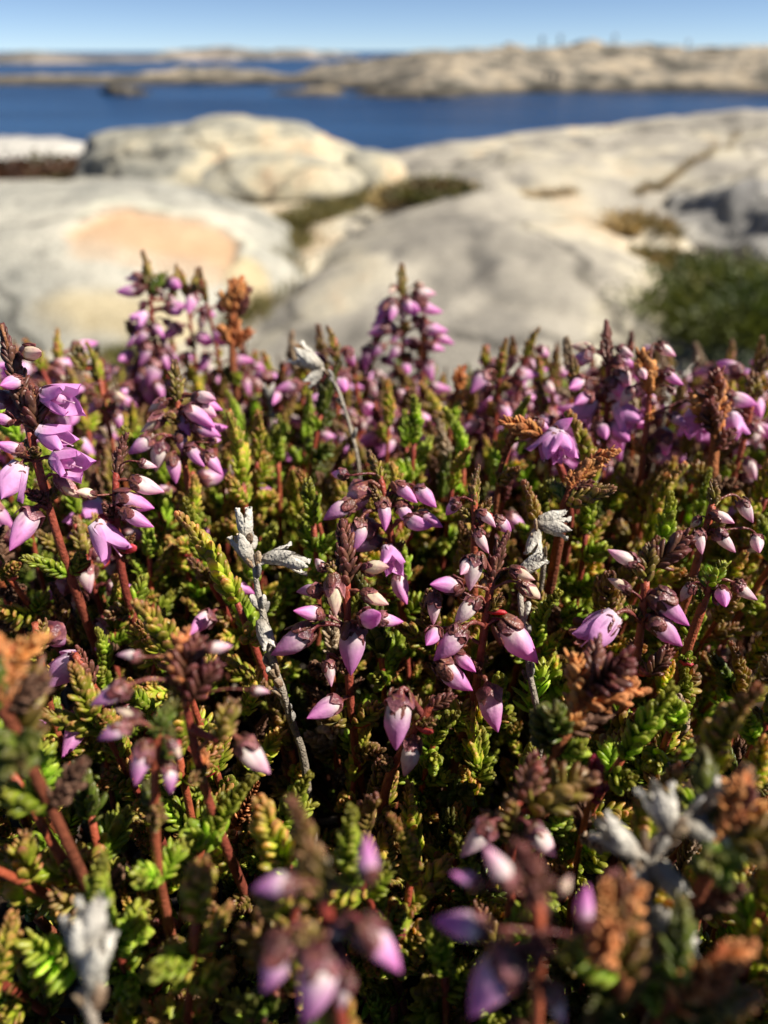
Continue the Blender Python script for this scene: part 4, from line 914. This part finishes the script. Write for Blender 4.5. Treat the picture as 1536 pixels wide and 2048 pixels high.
dead_twig(.0365, [(1330, 1990, 0), (1300, 1850, 0), (1285, 1760, 0), (1300, 1700, 0), (1360, 1640, 0), (1445, 1578, 0)], [(1270, 1710, 1230, 1670), (1300, 1720, 1340, 1760), (1290, 1740, 1250, 1780), (1310, 1820, 1395, 1905), (1300, 1830, 1370, 1880), (1340, 1660, 1320, 1600), (1370, 1650, 1420, 1670)], 'large blurred grey dead twig with a knot of dried flowers', 305, .00046, 22)
dead_twig(.0335, [(190, 2060, 0), (175, 1980, 0), (165, 1920, 0)], [(170, 1930, 165, 1870), (180, 1960, 195, 1910), (175, 1900, 190, 1800)], 'blurred pale dead twig among shaded brown stems', 306, .00044, 10)
dead_twig(.098, [(1330, 830, 0), (1345, 780, 0), (1370, 745, 0), (1396, 714, 0)], [(1350, 770, 1340, 745)], 'thin white dead twig end before the juniper', 307, .00034, 8)
dead_twig(.105, [(545, 860, 0), (542, 815, 0), (540, 785, 0)], [(540, 800, 538, 770)], 'short white dead twig tip among distant pink buds', 308, .0004, 10)

# ------------------------------------------------------------------ the carpet: more sprigs, each its own plant
def blocked(px, py, depth, rpx):
    for (hx, hy, hw, hh, hd) in HERO_ZONES:
        if depth < hd + .004 and abs(px - hx) < hw + rpx and py < hy + hh + rpx * 0.9 and py > hy - hh - 250: return True
    return False
def canopy(x, y): return min(.0825 - .40 * y if y > .09 else 1, 0.0425 + 0.0035 * float(fbm(np.array(x), np.array(y), 41, 3, 45)) + 0.004 * float(smooth(.05, .09, np.array(y))) - 0.010 * float(smooth(.105, .16, np.array(y))))
pts2 = []
rgc = random.Random(99)
tries = 0
def far_enough(x, y, r):
    return all((x - a) ** 2 + (y - b) ** 2 > r * r for a, b in pts2)
placed = {'g': 0, 'f': 0}
cands = []
while tries < 9000:
    tries += 1
    y = 0.004 + 0.136 * math.sqrt(rgc.random()); hw = .54 * (y * .9 + .022) + .008
    x = rgc.uniform(-hw, hw); r = .0042 + .012 * max(0, y - .03)
    if far_enough(x, y, r): pts2.append((x, y))
pts2.sort(key=lambda q: q[1])
GL = {'lime': ('yellow-green heather shoot with reddish leaf tips in the dense carpet', 'yellow-green shoots of the carpet'),
      'green': ('fresh green heather shoot in the dense carpet', 'fresh green shoots of the carpet'),
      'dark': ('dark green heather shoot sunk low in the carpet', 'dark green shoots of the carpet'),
      'olive': ('olive heather shoot with purplish tips in the dense carpet', 'olive shoots of the carpet'),
      'straw': ('dry straw-brown heather shoot in the carpet', 'dry brown shoots of the carpet'),
      'brown': ('dead dark brown heather shoot in the carpet', 'dry brown shoots of the carpet')}
rest = []
for (x, y) in pts2:
    z = canopy(x, y) + rgc.uniform(-.006, .0035)
    pf = 0.12 if y < .055 else (0.34 if y < .08 else 0.75)
    fl = rgc.random() < pf
    if fl and y > .085: z += rgc.uniform(-.003, .003)
    tip = Vector((x, y, z)); u, v, d = to_px(tip); rp = .005 * F / d
    b = blocked(u, v, d, rp * 0.8)
    if b:
        z -= rgc.uniform(.006, .011); fl = False; tip.z = z; u, v, d = to_px(tip)
        if blocked(u, v, d, rp * 0.5):
            z -= .008; tip.z = z; u, v, d = to_px(tip)
            if blocked(u, v, d, rp * .3): rest.append((x, y)); continue
    if fl and placed['f'] < 190:
        placed['f'] += 1
        if y > .085: quick_sprig(tip, rgc, 'small pink-budded heather sprig in the crowd along the far edge of the patch', 'heather sprigs along the far edge', rgc.uniform(.85, 1.05), tall=rgc.uniform(.9, 1.5))
        else: quick_sprig(tip, rgc, 'small heather sprig with a few pale pink buds down among the shoots', 'small budded sprigs within the carpet', rgc.uniform(.8, .95), rgc.randint(3, 6))
    elif placed['g'] < 300:
        placed['g'] += 1
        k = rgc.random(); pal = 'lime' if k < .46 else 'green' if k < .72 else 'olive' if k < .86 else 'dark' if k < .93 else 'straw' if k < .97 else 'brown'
        if y > .085: pal = rgc.choice(('olive', 'lime', 'olive', 'straw')); tip.z -= .0025
        if b and pal == 'lime' and rgc.random() < .4: pal = 'green'
        mixp = {'lime': ['lime', 'lime', 'lime', 'green'], 'green': ['green', 'green', 'lime'], 'olive': ['olive', 'plum', 'lime'], 'dark': ['dark', 'green'], 'straw': ['straw', 'brown'], 'brown': ['brown', 'straw']}[pal]
        single = .048 < d < .062 and abs(u - 768) < 780 and placed['g'] % 3 == 0
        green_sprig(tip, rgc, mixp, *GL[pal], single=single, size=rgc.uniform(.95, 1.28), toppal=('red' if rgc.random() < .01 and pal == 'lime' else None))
    else: rest.append((x, y))

# low growth beneath: too dense to tell plant from plant
class QMB:                                                             # quads only, kept as arrays
    def __init__(self): self.v = []; self.f = []; self.c = []; self.n = 0
    def add(self, v, f, c):
        self.v.append(np.asarray(v, float)); self.f.append(np.asarray(f) + self.n); c = np.asarray(c, float)
        self.c.append(np.tile(c, (len(v), 1)) if c.ndim == 1 else c); self.n += len(v)
    def mesh(self, name, mat):
        me = bpy.data.meshes.new(name); v = np.concatenate(self.v); f = np.concatenate(self.f); c = np.concatenate(self.c)
        me.vertices.add(len(v)); me.vertices.foreach_set('co', v.astype(np.float32).ravel())
        me.loops.add(f.size); me.loops.foreach_set('vertex_index', f.astype(np.int32).ravel())
        me.polygons.add(len(f)); me.polygons.foreach_set('loop_start', np.arange(0, f.size, 4, dtype=np.int32))
        me.update(calc_edges=True); me.validate()
        me.polygons.foreach_set('use_smooth', np.ones(len(me.polygons), bool))
        a = me.color_attributes.new('Col', 'FLOAT_COLOR', 'POINT'); rgba = np.ones((len(v), 4), np.float32); rgba[:, :3] = c
        a.data.foreach_set('color', rgba.ravel()); me.materials.append(mat); me.update(); return me
und = QMB(); dry = QMB()
rgu = random.Random(123)
CACHE = {}
def scatter_shoot(mb, p, d, s, i, pal):
    if (i, pal) not in CACHE:
        V = []; Fq = []; C = []; n = len(LEAF_LO[0]); q = np.array(LEAF_LO[1])
        for k, (m, t, r) in enumerate(SHAPES[i][0]): V.append(apply_m(m, LEAF_LO[0])); Fq.append(q + k * n); C.append(leaf_cols(pal, t, r, LEAF_LO[2]))
        CACHE[i, pal] = (np.concatenate(V), np.concatenate(Fq), np.concatenate(C))
    V, Fq, C = CACHE[i, pal]
    mb.add(apply_m(place(p, d, s, rgu.uniform(0, 6.28)), V), Fq, C * rgu.uniform(.8, 1.2))
for k in range(1300):
    y = -0.005 + 0.165 * math.sqrt(rgu.random()); hw = .54 * (y * .9 + .03) + .012; x = rgu.uniform(-hw, hw)
    a = rgu.uniform(0, 6.28); ln = rgu.uniform(0, .8); d = Vector((math.cos(a) * ln, math.sin(a) * ln, 1)).normalized()
    top = canopy(x, y) - .005
    g = rgu.random()
    if g < .75: z = rgu.uniform(.018, max(.02, top)); scatter_shoot(und, (x, y, soil_at(x, y) + z - .004), d, rgu.uniform(.8, 1.1), rgu.choice((0, 1, 2, 5)), rgu.choice(('dark', 'green', 'lime', 'lime', 'olive')))
    else: z = rgu.uniform(.004, top * .75); scatter_shoot(dry, (x, y, soil_at(x, y) + z), d, rgu.uniform(.7, 1.1), rgu.choice((0, 2, 4)), rgu.choice(('brown', 'brown', 'straw', 'rust')))
shade_bank = QMB(); rgb = random.Random(55)  # tall shoots added out of frame beside the camera, to cast shade on the near corner
for k in range(260):
    y = rgb.uniform(-.03, .024); x = rgb.uniform(.030 + max(0, y) * .25, .062); h = rgb.uniform(.03, .066 + .55 * (x - .03) + .012 * math.sin(y * 260))
    a = rgb.uniform(0, 6.28); d = Vector((math.cos(a) * .5, math.sin(a) * .5, 1)).normalized()
    scatter_shoot(shade_bank, (x, y, h), d, rgb.uniform(1.0, 1.4), rgb.choice((0, 2, 4)), rgb.choice(('lime', 'green', 'olive', 'plum')))
    if k % 3 == 0: tube(shade_bank, [Vector((x, y, 0)), Vector((x, y, h * .5)) + d * .002, Vector((x, y, h))], [.0005, .0004, .0003], 5, STEMBROWN, False)
tag(obj('heather_shade_bank', shade_bank.mesh('heather_shade_bank', M_LEAF)), 'unseen taller heather added beside the carpet to shade its near corner', kind='stuff')
tag(obj('heather_undergrowth', und.mesh('heather_undergrowth', M_LEAF)), 'tangle of low green heather growth filling the gaps', kind='stuff')
for k in range(700):
    y = -0.005 + 0.165 * math.sqrt(rgu.random()); hw = .54 * (y * .9 + .03) + .012; x = rgu.uniform(-hw, hw)
    b = Vector((x, y, soil_at(x, y) - .001)); a = rgu.uniform(0, 6.28); ln = rgu.uniform(.1, 1.3); L = rgu.uniform(.012, .03)
    d = Vector((math.cos(a) * ln, math.sin(a) * ln, 1)).normalized()
    c = rgu.choice([(0.10, .055, .03), (0.05, .03, .02), (0.20, .15, .11), (0.14, .06, .03), (.3, .25, .19)])
    tube(dry, bez(b, b + d * L * .5 + Vector((rgu.uniform(-.003, .003), rgu.uniform(-.003, .003), 0)), b + d * L, 4), [.00045, .0004, .00035, .0003, .00022], 5, c, False)
tag(obj('dead_undergrowth', dry.mesh('dead_undergrowth', M_DRY)), 'dead brown stems and scale leaves beneath the living heather', kind='stuff')

# ------------------------------------------------------------------ tiny walkers on the headland
dgr = bpy.context.evaluated_depsgraph_get()
head = bpy.data.objects['headland']
def walker(px, dist_py, h, top, low, label, crest=True):
    r = ray(px, dist_py); hl = math.hypot(r.x, r.y); best = None
    for k in range(160):
        dist = 112 + k * 0.5; x, y = r.x / hl * dist, r.y / hl * dist
        hit, loc, _, _ = head.ray_cast((x, y, 60), (0, 0, -1))
        if hit:
            ang = (loc.z - CAMZ) / dist
            if crest and (best is None or ang > best[0]): best = (ang, dist, loc.z)
            if not crest and loc.z > SEA + 0.9: best = (ang, dist, loc.z); break
    if best: person(px, dist_py, best[2] - 0.03, best[1], h, top, low, label)
walker(1084, 85, 1.8, (0.05, 0.06, 0.09), (0.03, 0.03, 0.04), 'person in dark clothes standing on the crest of the headland')
walker(1120, 85, 1.75, (0.06, 0.05, 0.05), (0.04, 0.04, 0.05), 'person in a brownish top on the crest, beside the dark-clothed one')
walker(1228, 88, 1.7, (0.22, 0.20, 0.2), (0.05, 0.05, 0.07), 'person in a grey top alone on the crest of the headland')
walker(1376, 88, 1.7, (0.2, 0.06, 0.05), (0.05, 0.05, 0.06), 'person in a reddish top farther along the crest')
walker(1092, 160, 1.75, (0.05, 0.05, 0.07), (0.03, 0.03, 0.04), 'person in black standing low down near the waterline', False)
walker(1108, 160, 1.7, (0.06, 0.07, 0.1), (0.03, 0.03, 0.05), 'person in dark blue standing low down near the waterline', False)
walker(1120, 160, 1.6, (0.08, 0.06, 0.05), (0.04, 0.03, 0.03), 'person in brown standing low down near the waterline', False)
